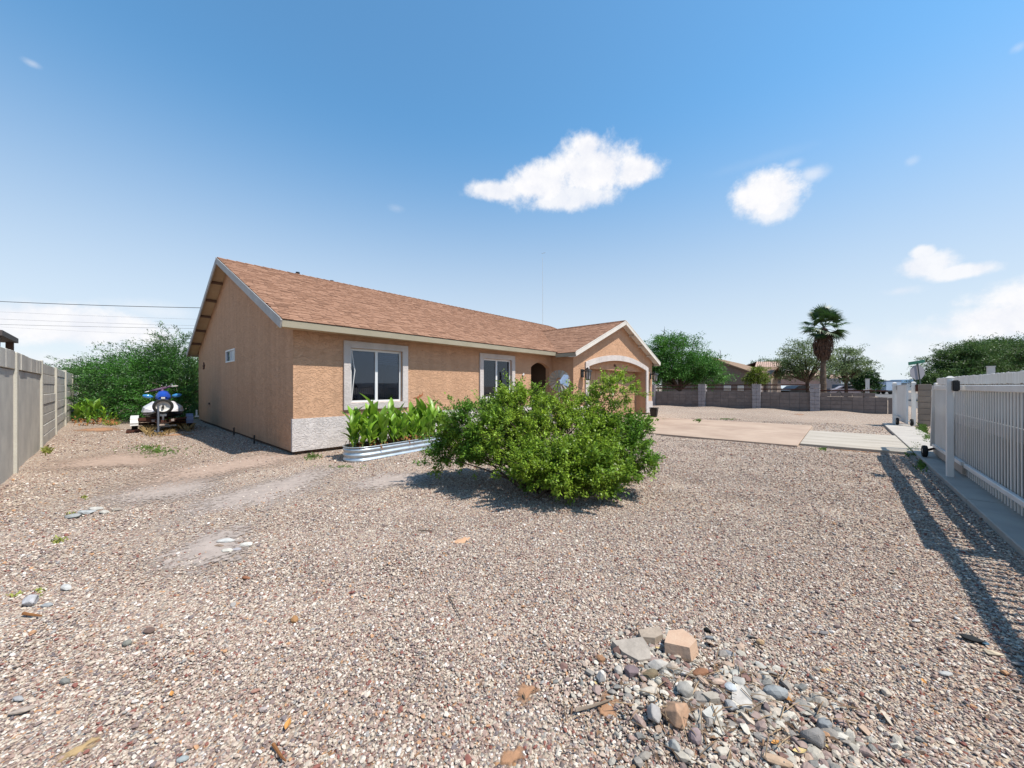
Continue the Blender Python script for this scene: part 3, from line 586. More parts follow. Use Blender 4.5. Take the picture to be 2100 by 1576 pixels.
rake((WC-WE-.02, WF-.015, wez), (WC, WF-.015, 4.0), 'rake', h=.125); rake((WC, WF-.015, 4.0), (WC+WE+.02, WF-.015, wez), 'rake', h=.125)
dr = MB(); dr.beam((WC-WE-.03, WF-.03, wez+.008), (WC, WF-.03, 4.01), .012, .035); dr.beam((WC, WF-.03, 4.01), (WC+WE+.03, WF-.03, wez+.008), .012, .035); dr.build('drip_edge', 'rake', roof)
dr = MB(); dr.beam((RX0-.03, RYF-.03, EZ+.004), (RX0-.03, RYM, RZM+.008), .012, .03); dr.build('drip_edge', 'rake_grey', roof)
# soffit boards under the gable overhangs, split by outlookers
def soff(y0, y1, z0, z1, n):
    for i in range(n):
        a, b = i/n, (i+1)/n; ya, yb = y0+(y1-y0)*a, y0+(y1-y0)*b; za, zb = z0+(z1-z0)*a-.05, z0+(z1-z0)*b-.05
        g_ = .012*(1 if y1 > y0 else -1); MB().hexa([(RX0, ya+g_, za-.01), (-.002, ya+g_, za-.01), (-.002, yb-g_, zb-.01), (RX0, yb-g_, zb-.01), (RX0, ya+g_, za), (-.002, ya+g_, za), (-.002, yb-g_, zb), (RX0, yb-g_, zb)]).build('soffit_board', 'soffit', roof)
        MB().box(RX0, -.002, yb-.025, yb+.025, zb-.095, zb-.02).build('outlooker', 'beam', roof)
soff(RYF, RYM, EZ, RZM, 5); soff(RYB, RYM, 2.62, RZM, 6)
for s_g in (-1, 1):
    for i in range(4):
        xa, xb = WC+s_g*WE*i/4, WC+s_g*WE*(i+1)/4; za, zb = wingz(xa)-.05, wingz(xb)-.05
        MB().hexa([(xa, WF, za-.01), (xb, WF, zb-.01), (xb, WY-.002, zb-.01), (xa, WY-.002, za-.01), (xa, WF, za), (xb, WF, zb), (xb, WY-.002, zb), (xa, WY-.002, za)]).build('soffit_board', 'rake', roof)
        MB().box(xb-.02, xb+.02, WF, WY-.002, zb-.10, zb-.02).build('outlooker', 'rake', roof)
MB().box(RX0, WC-WE, RYF, -.003, 2.40, 2.41).build('soffit_board', 'soffit', roof)

def clip_line(t0, t1, k): return None
def shingles():
    r = random.Random(5); W = [.12, .17, .23]; H = [.006, .013]; ms = {}
    def piece(w, h, L=.17):                         # wedge: butt end thick, tucked end thin; x across, y up the slope
        return [(-w/2, 0, -.004), (w/2, 0, -.004), (w/2, L, -.004), (-w/2, L, -.004), (-w/2, 0, h), (w/2, 0, h), (w/2, L, .001), (-w/2, L, .001)]
    for w in W:
        for h in H: ms[w, h] = MB().hexa(piece(w-.006, h)).mesh('shingle', M['shingle'])
    rest = MB(); single = []
    def field(o, u, v, ulen, vlen, lim):
        o, u, v = Vector(o), Vector(u).normalized(), Vector(v).normalized(); n = u.cross(v); ex = .125; j = 0
        if n.z < 0: n = -n; 
        while j*ex < vlen-.05:
            s0, s1 = lim(j*ex+.06); s = s0+r.uniform(-.12, 0)
            while s < s1-.03:
                w = r.choice(W); h = r.choice(H); a = max(s, s0); b = min(s+w, s1)
                if b-a > .05:
                    c = o+u*((a+b)/2)+v*(j*ex-.012)+n*.008; full = abs((b-a)-w) < 1e-3
                    single.append((( c-CAM).length, c, u, v, n, w if full else b-a, h, full))
                s += w
            j += 1
    vl = math.hypot(RYM-RYF, RZM-EZ); dv = Vector((0, RYM-RYF, RZM-EZ))
    def lim1(t):                                    # left part, cut by the valley
        y = RYF+t/vl*(RYM-RYF)
        if y >= VY: return (0, RX1-RX0)
        if y <= VY0: return (0, WC-WE-RX0)
        return (0, (WC-WE+(y-VY0)/(VY-VY0)*WE)-RX0)
    field((RX0, RYF-.02, EZ), (1, 0, 0), dv, RX1-RX0, vl, lim1)
    wl = math.hypot(WE, 4.0-wez)
    field((WC-WE-.02, WF, wez), (0, 1, 0), (WE, 0, 4.0-wez), 5, wl, lambda t: (0, (VY0+(VY-VY0)*min(1, t/wl))-WF))
    field((WC+WE+.02, WF, wez), (0, 1, 0), (-WE, 0, 4.0-wez), 5, wl, lambda t: (0, (VY0+(VY-VY0)*min(1, t/wl))-WF))
    single.sort(key=lambda q: q[0]); k = 0
    for q in single:
        _, c, u, v, n, w, h, full = q; X = u if u.cross(v).dot(n) > 0 else -u
        mt = Matrix((X, v, n)).transposed().to_4x4(); mt.translation = c
        if full and k < 296:
            o = bpy.data.objects.new('shingle', ms[w, h]); COL.objects.link(o); o.parent = roof; o.matrix_local = mt; k += 1
        else: rest.hexa([mt @ Vector(p) for p in piece(w-.006, h)])
    rest = rest.build('shingle_field', 'shingles', roof); rest['kind'] = 'stuff'
    cap = MB(); x = RX0
    while x < RX1-.2:
        for sgn in (-1, 1): cap.hexa([(x, RYM, RZM+.02), (x+.3, RYM, RZM+.012), (x+.3, RYM+sgn*.14, RZM-.048), (x, RYM+sgn*.14, RZM-.04), (x, RYM, RZM+.04), (x+.3, RYM, RZM+.022), (x+.3, RYM+sgn*.145, RZM-.035), (x, RYM+sgn*.145, RZM-.018)])
        x += .22
    y = WF
    while y < VY-.1:
        for sgn in (-1, 1): cap.hexa([(WC, y, 4.02), (WC, y+.3, 4.012), (WC+sgn*.14, y+.3, 3.962), (WC+sgn*.14, y, 3.97), (WC, y, 4.04), (WC, y+.3, 4.022), (WC+sgn*.145, y+.3, 3.975), (WC+sgn*.145, y, 3.992)])
        y += .22
    cap.build('ridge_cap', 'shingles', roof)
shingles()
for x, hh in ((1.86, .16), (2.95, .12)):
    v = MB().lathe([(.035, 4.75), (.035, RZM+hh-.05), (.06, RZM+hh-.05), (.06, RZM+hh)], (x, 5.62, 0), 'z', 12); v.poly([(x+.06*math.cos(a*.785), 5.62+.06*math.sin(a*.785), RZM+hh) for a in range(8)]); v.build('vent_pipe', 'black', roof)
# wall fittings of the house
nc = bpy.data.curves.new('numbers', 'FONT'); nc.body = '816'; nc.size = .16; nc.extrude = .006; nc.align_x = 'CENTER'
no = bpy.data.objects.new('t', nc); COL.objects.link(no); bpy.context.view_layer.update(); nm = bpy.data.meshes.new_from_object(no.evaluated_get(bpy.context.evaluated_depsgraph_get())); COL.objects.unlink(no)
nm.materials.clear(); nm.materials.append(M['rust']); n2 = bpy.data.objects.new('house_number', nm); COL.objects.link(n2); n2.parent = house; n2.location = (11.79, WY+.143, 2.13); n2.rotation_euler = (R(90), 0, 0)
def lantern(x, z, label):
    t = thing('wall_lantern', label, 'lamp', (x, WY, z), group='black lanterns beside the garage'); M_ = MB()
    M_.box(x-.05, x+.05, WY-.025, WY-.003, z-.08, z+.10); M_.beam((x, WY-.02, z+.05), (x, WY-.16, z+.13), .02, .02); M_.build('bracket', 'black', t)
    MB().lathe([(.0, z+.12), (.10, z+.06), (.105, z+.045), (.075, z+.045)], (x, WY-.16, 0), 'z', 8).build('lamp_cap', 'black', t)
    MB().lathe([(.06, z+.045), (.045, z-.12), (.0, z-.12)], (x, WY-.16, 0), 'z', 8).build('lamp_glass', mat('lantern_glass', (.35, .35, .34), .2, spec=.6), t)
    c = MB()
    for i in range(4): a = i*1.571+.785; c.beam((x+.066*math.cos(a), WY-.16+.066*math.sin(a), z+.045), (x+.05*math.cos(a), WY-.16+.05*math.sin(a), z-.125), .012, .012)
    c.lathe([(.055, z-.12), (.055, z-.135), (0, z-.15)], (x, WY-.16, 0), 'z', 8); c.build('cage', 'black', t); t.scale = (1.6, 1.6, 1.6)
lantern(8.93, 1.77, 'black wall lantern left of the garage arch'); lantern(15.15, 1.79, 'black wall lantern right of the garage arch')

# small ornaments and fittings that hang on the walls
def flat_shape(name, pts, y, th, m, label, cat, plane='y', x=None):
    mb = MB(); n = len(pts)
    if plane == 'y': F = [(a, y-th, b) for a, b in pts]; B = [(a, y-.002, b) for a, b in pts]
    else: F = [(x-th, a, b) for a, b in pts]; B = [(x-.002, a, b) for a, b in pts]
    mb.poly(F); mb.poly(B[::-1])
    for i in range(n): mb.poly([F[i], B[i], B[(i+1) % n], F[(i+1) % n]])
    return tag(mb.build(name, m), label, cat)
gx, gz = 2.76, 1.06
flat_shape('lizard_ornament', [(gx-.14, gz-.03), (gx-.08, gz+.0), (gx-.03, gz-.03), (gx-.02, gz+.01), (gx+.03, gz+.02), (gx+.05, gz+.07), (gx+.08, gz+.04), (gx+.12, gz+.07), (gx+.15, gz+.12), (gx+.14, gz+.04), (gx+.10, gz+.01), (gx+.06, gz-.01), (gx+.01, gz-.02), (gx+.03, gz-.07), (gx-.02, gz-.05), (gx-.07, gz-.03)], 0, .008, mat('rusty_ornament', (.38, .13, .05), .8), 'small rust coloured lizard ornament on the wall right of the first window', 'ornament')
bx, bz = 6.75, 1.61
t = thing('hanging_ornament', 'thin white hanging ornament on the wall between second window and entry', 'ornament', (bx, -.03, bz))
MB().tube([(bx, -.02, bz+.14), (bx, -.02, bz-.4)], .003, 5).build('cord', 'twig', t); MB().beam((bx-.02, -.02, bz+.08), (bx+.05, -.02, bz+.13), .012, .06).build('white_wing', 'white', t); MB().beam((bx-.03, -.02, bz-.04), (bx, -.02, bz+.06), .012, .03).build('dark_body', 'rust', t)
flat_shape('star_ornament', [(9.30, 2.08), (9.42, 2.11), (9.47, 2.20), (9.50, 2.10), (9.62, 2.07), (9.52, 2.03), (9.55, 1.94), (9.47, 2.0), (9.38, 1.95), (9.42, 2.04)], 0, .03, 'rust', 'dark star shaped ornament near the rear of the shaded gable wall', 'ornament', 'x', 0)
t = thing('utility_cover', 'small dark tap and cover low on the shaded gable wall', 'tap', (0, 8.44, .73)); MB().box(-.03, -.002, 8.35, 8.55, .70, .76).build('cover', 'beam', t)
for y_, z_ in ((4.32, .22), (2.29, .20)): 
    tag(MB().tube([(-.10, y_, -.05), (-.10, y_, z_)], .018, 8).build('marker_stake', 'black'), 'short dark stake at the foot of the gable wall, '+('nearer the rear' if y_ > 3 else 'nearer the front corner'), 'stake', 'stakes along the gable wall')
t = thing('hose_hanger', 'coil of dark hose hanging low on the front wall right of the planter', 'hose', (4.1, -.05, .50))
hm = MB()
for k in range(4):
    rr = .10+.012*k; hm.tube([(4.1+rr*.8*math.sin(a), -.05-.018*k, .48+rr*1.5*math.cos(a)) for a in [i*math.pi/10 for i in range(21)]], .011, 6)
hm.build('hose', 'black', t); MB().box(4.07, 4.13, -.10, -.024, .56, .62).build('bracket', 'black', t)
# windmill rotor standing by the entry
mc = Vector((7.10, -1.20, 1.50)); wm = thing('garden_windmill', 'silver garden windmill with a bladed wheel by the arched entry', 'windmill', (mc.x, mc.y, 0))
fx = Vector((-.74, -.67, 0)).normalized(); sx_ = Vector((fx.y, -fx.x, 0)); up = Vector((0, 0, 1))
galvb = mat('sheet_metal_blades', (.36, .34, .30), .45, (.26, .24, .21), 12, metal=.35, spec=.5)
for i in range(16):
    a = 2*math.pi*i/16; da = .155; d0 = sx_*math.cos(a)+up*math.sin(a); tn = -sx_*math.sin(a)+up*math.cos(a); r0, r1 = .10, .335
    pts = [mc+d0*r0-tn*.02+fx*.0, mc+d0*r0+tn*.02+fx*.012, mc+d0*r1+tn*r1*da+fx*.045, mc+d0*r1-tn*r1*da+fx*.0]
    b_ = MB(); b_.poly(pts); b_.poly([p+fx*-.004 for p in pts[::-1]]); b_.build('blade', galvb, wm)
hb = MB(); hb.tube([mc-fx*.05, mc+fx*.06], .04, 12); hb.tube([mc+(sx_*math.cos(i*.3927)+up*math.sin(i*.3927))*.20-fx*.012 for i in range(17)], .006, 5); hb.build('hub', galvb, wm)
tl = MB(); q = mc+fx*.05; e = mc+fx*.12+RT*.01; tl.beam(q, e, .02, .02); tl.poly([e+up*.02, e-up*.08, e+fx*.03+RT*.25-up*.20, e+fx*.03+RT*.25+up*.17, e+RT*.12+up*.19]); tl.build('tail', mat('pale_blue_tail', (.45, .58, .80), .35), wm)
tw = MB()
for i in range(4):
    a = i*math.pi/2+.6; tw.beam((mc.x+.28*math.cos(a), mc.y+.28*math.sin(a), 0), (mc.x+.03*math.cos(a), mc.y+.03*math.sin(a), mc.z-.05), .02, .02)
for z_ in (.3, .7, 1.05):
    k = 1-z_/1.5; c4 = [(mc.x+.28*k*math.cos(i*math.pi/2+.6), mc.y+.28*k*math.sin(i*math.pi/2+.6), z_) for i in range(4)]
    for i in range(4): tw.beam(c4[i], c4[(i+1) % 4], .012, .012)
tw.build('tower', galvb, wm)
# bin by the garage corner
bn = thing('plastic_bin', 'small black plastic bin on the gravel by the garage corner', 'bin', (14.2, -2.0, 0)); c = G(1341, 858); bn.location = (c.x, c.y, 0)
b_ = MB(); k = [(-.11, -.14), (.11, -.14), (.11, .14), (-.11, .14)]; b_.hexa([(x*.8, y*.8, .03) for x, y in k]+[(x*1.1, y*1.1, .40) for x, y in k]); b_.build('bin_body', 'black', bn, local=True); bevel_mesh(bn.children[0].data, .03, 2)
b_ = MB().box(-.14, .14, -.17, .17, .40, .44).build('lid', 'black', bn, local=True); bevel_mesh(b_.data, .015, 2)
for s_g in (-1, 1): MB().lathe([(0, -.02), (.06, -.02), (.06, .02), (0, .02)], (.12*s_g, .13, .06), 'x', 12).build('wheel', 'blackrub', bn, local=True)
# antenna mast on the roof
am = thing('antenna_mast', 'tall thin pale antenna mast rising behind the roof ridge', 'antenna', (12.3, 5.9, 4.7)); c = P(1113, 668, 21.5)
am.location = (c.x, c.y, 4.6); MB().tube([(c.x, c.y, 4.5), (c.x, c.y, 6.9), (c.x-.02, c.y, 8.9)], [.013, .010, .007], 6).build('mast', mat('pale_fibreglass', (.62, .63, .60), .5), am)
MB().tube([(c.x-.1, c.y, 9.1), (c.x+.12, c.y-.1, 9.2)], .008, 5).build('tip_rod', 'twig', am)

# ------------------------------------------------------------------ left wall of precast slabs
lw = thing('precast_wall', 'long grey precast concrete slab wall along the left edge', 'wall', (-3.3, 1.7, 0))
PY_ = [-1.7, 1.65, 4.95, 8.3, 11.8, 15.5, 20.0]; HT = 1.86
for i, y in enumerate(PY_):
    o = MB().box(-3.46, -3.295, y-.08, y+.08, -.1, HT-(.02 if i % 2 else 0)+(.02 if i == 2 else 0)).build('wall_post', 'postconc', lw); bevel_mesh(o.data, .008)
for i in range(len(PY_)-1):
    y0, y1 = PY_[i]+.08, PY_[i+1]-.08; r = random.Random(i)
    if i < 2:
        MB().box(-3.42, -3.33, y0, y1, -.1, 1.57).build('plastered_panel', 'precast', lw)
        n = 8; w_ = (y1-y0)/n
        for j in range(n): o = MB().box(-3.44, -3.31+r.uniform(-.006, .006), y0+j*w_+.004, y0+(j+1)*w_-.004, 1.582, HT-.02*math.sin(math.pi*(j+.5)/n)).build('slab', 'precast', lw); bevel_mesh(o.data, .005)
    else:
        hgt = 1.84/8
        for j in range(8):
            dx = r.uniform(-.010, .010); zt = (j+1)*hgt-.012*r.random()-.004
            o = MB().hexa([(-3.42+dx, y0, j*hgt), (-3.33+dx, y0, j*hgt), (-3.33+dx, y1, j*hgt-.004), (-3.42+dx, y1, j*hgt-.004), (-3.42+dx, y0, zt), (-3.33+dx, y0, zt), (-3.33+dx, y1, zt-r.uniform(0, .012)), (-3.42+dx, y1, zt-r.uniform(0, .012))]).build('slab', 'precast', lw); bevel_mesh(o.data, .006)
# ramada corner beyond the wall
c = P(38, 697, 9.5); rm = thing('patio_ramada', 'dark flat roofed patio cover with brown posts beyond the left wall', 'patio cover', (c.x, c.y, 0))
MB().box(c.x-3, c.x, c.y-2.2, c.y, 2.44, 2.56).build('ramada_roof', mat('dark_brown_fascia', (.09, .075, .07), .7), rm); 
for a in (-.12, -2.8):
    for b in (-2.0, -.2): MB().box(c.x+a-.06, c.x+a+.06, c.y+b, c.y+b+.12, 0, 2.44).build('post', mat('brown_post', (.13, .08, .06), .8), rm)
MB().box(c.x-3, c.x-.35, c.y-.5, c.y-.4, .3, 2.43).build('shade_screen', mat('dark_screen', (.02, .02, .022), .9), rm)

# ------------------------------------------------------------------ far block wall with pillars and rails
bw = thing('block_wall', 'low grey concrete block wall with taller pillars and brown rails across the yard', 'wall', (22, -4, 0))
bm = box_mesh('block', .15, .388, .188, 'block', .006); hm_ = box_mesh('block', .15, .188, .188, 'block', .006); pm = box_mesh('pillar_block', .40, .195, .188, 'pillarblk', .007)
PIL = [1.66, -1.39, -4.20, -6.73]; spans = [(1.46, -1.19), (-1.59, -4.00), (-4.40, -6.53), (-6.93, -9.35)]
for i, (a, b) in enumerate(spans):
    n = int(round((a-b)/.4)); w_ = (a-b)/n; rows = 5
    for j in range(rows):
        for k in range(n):
            if i == 3 and j == 4 and k >= n-1: continue
            off = 0 if j % 2 == 0 else w_/2
            inst('block', bm, bw, (22.2+.0-22, a-w_*(k+.5)+(0)-(-4), .1+j*.2+.01), (0, 0, 0), (1, w_/.4, 1))
    MB().box(22.14, 22.26, b, a, -.1, 1.0 if i < 3 else .8).build('wall_core', 'mortar', bw)
    for z_ in ((1.40, 1.17) if i < 3 else (1.11,)): MB().box(22.16, 22.22, b-.02, a+.02, z_-.032, z_+.032).build('rail', 'rust', bw)
    if i < 3:
        for z_ in (1.40, 1.17): MB().box(22.13, 22.24, b+.0, b+.03, z_-.06, z_+.06).build('rail_bracket', 'white', bw)
for y in PIL:
    for j in range(7):
        for s_g in (-1, 1): inst('pillar_block', pm, bw, (22.2-22, y+s_g*.1+4, .1+j*.2+.01), (0, 0, 0), (1, 1, 1))
    MB().box(21.99, 22.41, y-.20, y+.20, 1.41, 1.45).build('pillar_cap', 'pillarblk', bw)
p = MB().box(22.1, 22.16, -9.6, -9.37, -.1, .78).build('wall_end', 'block', bw)

# ------------------------------------------------------------------ picket gate and fences on the right
def picket_run(name, label, cat, x0, x1, y, step, z0, z1, lean, origin, group=None, m='gate', dep=.009):
    t = thing(name, label, cat, origin, 0, group); me = box_mesh('picket', .024, dep, z1-z0, m); n = int((x1-x0)/step)
    for i in range(n+1): inst('picket', me, t, (x0+i*step-origin[0], y-origin[1], (z0+z1)/2-origin[2]), (0, lean*(.5+random.random()*.5), 0))
    return t
fg = picket_run('picket_gate', 'white metal picket gate leaf standing on a small wheel along the concrete strip', 'gate', 2.45, 7.76, -9.06, .10, .07, 1.27, .012, (5, -9.06, 0))
me = box_mesh('picket', .022, .02, 1.1, 'gate')
for i in range(27): inst('picket', me, fg, (6.35+i*.051-5, .03, .75))
rl = MB().box(2.35, 7.80, -9.07, -9.015, 1.262, 1.335).build('top_rail', 'gate', fg); bevel_mesh(rl.data, .006)
rl = MB().box(2.35, 5.5, -9.045, -9.005, .205, .262).build('bottom_rail', 'gate', fg); bevel_mesh(rl.data, .006)
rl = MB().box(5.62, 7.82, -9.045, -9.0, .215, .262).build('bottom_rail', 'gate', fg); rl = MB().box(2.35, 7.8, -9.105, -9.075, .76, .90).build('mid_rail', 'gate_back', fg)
MB().box(5.62, 7.82, -9.04, -9.015, .095, .212).build('kick_board', 'gate_beige', fg)
MB().hexa([(7.98, -9.09, .2), (8.04, -9.09, .2), (8.04, -9.0, .2), (7.98, -9.0, .2), (7.74, -9.09, 1.34), (7.81, -9.09, 1.34), (7.81, -9.0, 1.34), (7.74, -9.0, 1.34)]).build('end_post', 'gate', fg)
MB().box(2.30, 2.42, -9.09, -9.02, .07, 1.335).build('end_post', 'gate', fg)
MB().lathe([(0, 1.34), (.022, 1.345), (.028, 1.365), (.016, 1.385), (0, 1.388)], (7.78, -9.04, 0), 'z', 12).build('knob', 'white', fg)
wh = MB().lathe([(.04, -.028), (.08, -.036), (.10, -.028), (.106, 0), (.10, .028), (.08, .036), (.04, .028)], (7.46, -8.87, .16), 'y', 24).build('wheel', 'blackrub', fg, True)
MB().lathe([(0, -.034), (.04, -.028), (.04, .028), (0, .034)], (7.46, -8.87, .16), 'y', 16).build('hub', 'galv', wh); MB().beam((7.46, -8.86, .16), (7.62, -9.04, .22), .03, .03).build('axle', 'rust', fg)
gp = thing('gate_post', 'tall square white post with black lock box carrying the near gate', 'post', (5.56, -8.90, 0))
o = MB().box(5.53, 5.60, -8.93, -8.86, .03, 1.44).build('post_shaft', 'gate', gp); bevel_mesh(o.data, .005)
o = MB().hexa([(5.522, -8.938, 1.44), (5.608, -8.938, 1.44), (5.608, -8.852, 1.44), (5.522, -8.852, 1.44), (5.545, -8.91, 1.465), (5.585, -8.91, 1.465), (5.585, -8.88, 1.465), (5.545, -8.88, 1.465)]).build('post_cap', 'white', gp)
o = MB().box(5.35, 5.45, -8.955, -8.89, 1.255, 1.405).build('lock_box', 'black', gp); bevel_mesh(o.data, .012, 2); MB().box(5.452, 5.528, -8.93, -8.90, 1.26, 1.40).build('hinge_plate', 'white', gp)
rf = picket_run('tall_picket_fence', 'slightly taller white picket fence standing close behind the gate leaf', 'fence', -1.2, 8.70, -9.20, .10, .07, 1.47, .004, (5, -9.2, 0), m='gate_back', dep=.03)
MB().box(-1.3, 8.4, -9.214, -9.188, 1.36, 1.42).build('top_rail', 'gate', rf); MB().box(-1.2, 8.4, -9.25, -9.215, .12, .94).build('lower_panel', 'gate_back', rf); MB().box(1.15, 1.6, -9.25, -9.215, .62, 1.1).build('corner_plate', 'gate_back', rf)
me = box_mesh('top_slat', .088, .012, .13, 'gate', .003)
for i in range(108): inst('top_slat', me, rf, (-1.2+i*.0925-5, .022, 1.418+random.uniform(-.006, .006)), (0, 0, random.uniform(-.06, .06)))
MB().box(8.72, 8.80, -9.24, -9.19, .05, 1.48).build('end_post', 'gate', rf)
c = P(2032, 775, 9.5); tp = thing('boundary_post', 'white square post poking up behind the board fence', 'post', (c.x, c.y, 0)); MB().box(c.x-.06, c.x+.06, c.y-.06, c.y+.06, 0, 1.83).build('post_shaft', 'white', tp); MB().box(c.x-.07, c.x+.07, c.y-.07, c.y+.07, 1.83, 1.85).build('post_cap', 'white', tp)
# far side of the driveway opening
fp = thing('gate_post', 'white capped post at the end of the far block wall', 'post', (15.65, -9.08, 0)); MB().box(15.60, 15.70, -9.15, -9.05, 0, 1.43).build('post_shaft', 'gate', fp); MB().hexa([(15.59, -9.16, 1.43), (15.71, -9.16, 1.43), (15.71, -9.04, 1.43), (15.59, -9.04, 1.43), (15.62, -9.12, 1.465), (15.68, -9.12, 1.465), (15.68, -9.08, 1.465), (15.62, -9.08, 1.465)]).build('post_cap', 'white', fp); MB().box(15.5, 15.578, -9.22, -9.14, 1.20, 1.36).build('lock_box', 'black', fp)
fl = thing('gate_leaf', 'folded white sheet gate leaf on two small wheels beyond the driveway', 'gate', (15.2, -9.3, 0))
MB().hexa([(15.52, -9.14, .20), (15.50, -9.17, .20), (14.84, -9.33, .12), (14.86, -9.30, .12), (15.52, -9.14, 1.34), (15.50, -9.17, 1.34), (15.00, -9.35, 1.36), (15.02, -9.32, 1.36)]).build('sheet', 'gate', fl)
MB().beam((14.85, -9.32, .12), (15.01, -9.34, 1.37), .045, .045).build('end_post', 'white', fl); MB().beam((15.5, -9.16, 1.35), (15.01, -9.34, 1.36), .04, .04).build('top_rail', 'white', fl)
MB().beam((15.45, -9.1, .36), (14.75, -9.45, .16), .03, .03).build('drop_rod', 'galv', fl)
for dx, dy in ((15.05, -9.12), (14.82, -9.42)):
    w_ = MB().lathe([(.05, -.03), (.10, -.035), (.12, 0), (.10, .035), (.05, .03)], (dx, dy, .175), 'y', 18).build('wheel', 'blackrub', fl, True); MB().lathe([(0, -.03), (.05, -.03), (.05, .03), (0, .03)], (dx, dy, .175), 'y', 10).build('hub', 'galv', w_)
fp = thing('gate_post', 'second white capped post beside the stack of grey blocks', 'post', (15.55, -9.52, 0)); MB().box(15.51, 15.61, -9.58, -9.48, 0, 1.45).build('post_shaft', 'gate', fp); MB().hexa([(15.50, -9.59, 1.45), (15.62, -9.59, 1.45), (15.62, -9.47, 1.45), (15.50, -9.47, 1.45), (15.54, -9.54, 1.48), (15.59, -9.54, 1.48), (15.59, -9.50, 1.48), (15.54, -9.50, 1.48)]).build('post_cap', 'white', fp); MB().box(15.44, 15.498, -9.62, -9.56, 1.15, 1.38).build('hinge_plate', 'rust', fp)
bp_ = thing('block_pillar', 'square grey block pillar between the far gate and the street', 'pillar', (15.85, -9.85, 0)); me = box_mesh('block', .28, .28, .188, mat('brown_grey_block', (.33, .27, .22), .95, (.26, .215, .18), 5, bump=.5, bscale=100, obj_var=.08), .007)
for j in range(7): inst('block', me, bp_, (0, 0, .1+j*.2))
bp_.location = (15.80, -9.80, 0)
MB().box(15.68, 15.92, -9.92, -9.68, 0, 1.38).build('pillar_core', 'mortar', bp_)

# ------------------------------------------------------------------ corrugated stock tank planter with cannas
def planter():
    c = Vector((1.62, -1.17, 0)); ang = R(7); t = thing('stock_tank_planter', 'low oval galvanized corrugated tank planter under the first window', 'planter', c, ang)
    L, r = 1.22-.02, .30; n = 14; mb = MB(); prof = []
    for k in range(25):
        z = -.02+.27*k/24; off = .012*math.sin(z/.27*2*math.pi*3); prof.append((z, off))
    prof += [(.25, .016), (.262, .016), (.262, -.004), (.18, -.006)]
    def ring(z, off):
        pts = []
        for i in range(n+1): a = -math.pi/2+math.pi*i/n; pts.append((L-r+(r+off)*math.cos(a), (r+off)*math.sin(a), z))
        for i in range(n+1): a = math.pi/2+math.pi*i/n; pts.append((-(L-r)+(r+off)*math.cos(a), (r+off)*math.sin(a), z))
        return pts
    R_ = [ring(z, o) for z, o in prof]; m = len(R_[0])
    for q in R_: mb.v += q
    for i in range(len(R_)-1):
        for j in range(m): a = i*m+j; b = i*m+(j+1) % m; mb.f.append((a, b, b+m, a+m))
    mb.build('tank_wall', 'galv', t, True, True); s = MB(); s.poly(ring(.215, -.01)); s.build('soil', 'soil', t, local=True); return t, L, r, c, ang
PT, PL, PR, PC, PA = planter()
def canna_leaf(seed, length=.36, width=.115, bend=.5):
    r = random.Random(seed); mb = MB(); n = 7; prev = None
    for i in range(n+1):
        t = i/n; w = width*(math.sin(math.pi*min(1, t*.93+.05))**.8)*(1-t*.28) if t < 1 else 0.002
        y = length*(t-.16*bend*t*t); x = length*bend*.55*t*t; cz = .018*math.sin(3*math.pi*t+seed)
        mb.v += [(x-.25*w, -w/2+cz*.3, y), (x+.0, cz*.2, y), (x-.25*w, w/2+cz*.3, y)]
    for i in range(n):
        a = i*3; mb.f += [(a, a+3, a+4, a+1), (a+1, a+4, a+5, a+2)]
    return mb
CL = [canna_leaf(i, .34+.04*i, .145+.018*(i % 3), .22+.18*i).mesh('leaf', M['canna'], True) for i in range(4)]
def canna(x, y, z, h, label, group, rz, n=7, name='canna_plant', dry=False):
    t = thing(name, label, 'plant', (x, y, z), rz, group); mb = MB(); r = random.Random(int(x*1000+y*77))
    mb.tube([(0, 0, -.02), (.01, .0, h*.4), (.0, .01, h*.72)], [.012, .011, .006], 6); stem = mb.build('stem', 'canna_stem', t, local=True)
    for i in range(n):
        a = i*2.4+r.uniform(-.4, .4); k = .10+.62*i/(n-1); tilt = (.40-.32*i/(n-1))+r.uniform(-.1, .1); s = (.85+.25*r.random())*(h/.68)*(1.0 if i > 0 else .8)
        o = inst('leaf', CL[min(3, int(r.random()*4))], t, (0, 0, h*k), (0, tilt, a), (s, s, s)); 
        if i == 0 and dry: pass
    return t
k = 0; r = random.Random(11); cg = 'canna plants in the tank planter'
for i in range(19):
    for j in range(3):
        lx = -1.16+2.30*(i+.5)/19+r.uniform(-.03, .03); ly = (-.17, 0, .17)[j]+r.uniform(-.05, .05)
        if abs(lx) > 1.02 and abs(ly) > .14: continue
        x = PC.x+lx*math.cos(PA)-ly*math.sin(PA); y = PC.y+lx*math.sin(PA)+ly*math.cos(PA); h = r.uniform(.44, .64)+(.07 if j == 2 else -.05)
        canna(x, y, .21, h, 'broad leaved canna in the %s row at the %s of the galvanized tank' % (('front', 'middle', 'rear')[j], 'left end' if i < 6 else 'middle part' if i < 13 else 'right end'), cg, r.uniform(0, 6), 8); k += 1
x, y = PC.x-.62, PC.y-.02; canna(x, y, .21, .78, 'tallest canna in the tank, its upright leaf rising in front of the window', cg, 1.0, 7)
dl = MB(); rr = random.Random(4)
def dryleaf(mb, c, L, a, droop):
    d = Vector((math.cos(a), math.sin(a), 0)); s = Vector((-d.y, d.x, 0))*L*.13; p0 = Vector(c); p1 = p0+d*L*.35+Vector((0, 0, .03)); p2 = p0+d*L*.6-Vector((0, 0, droop))
    mb.poly([p0, p1-s, p2, p1+s])
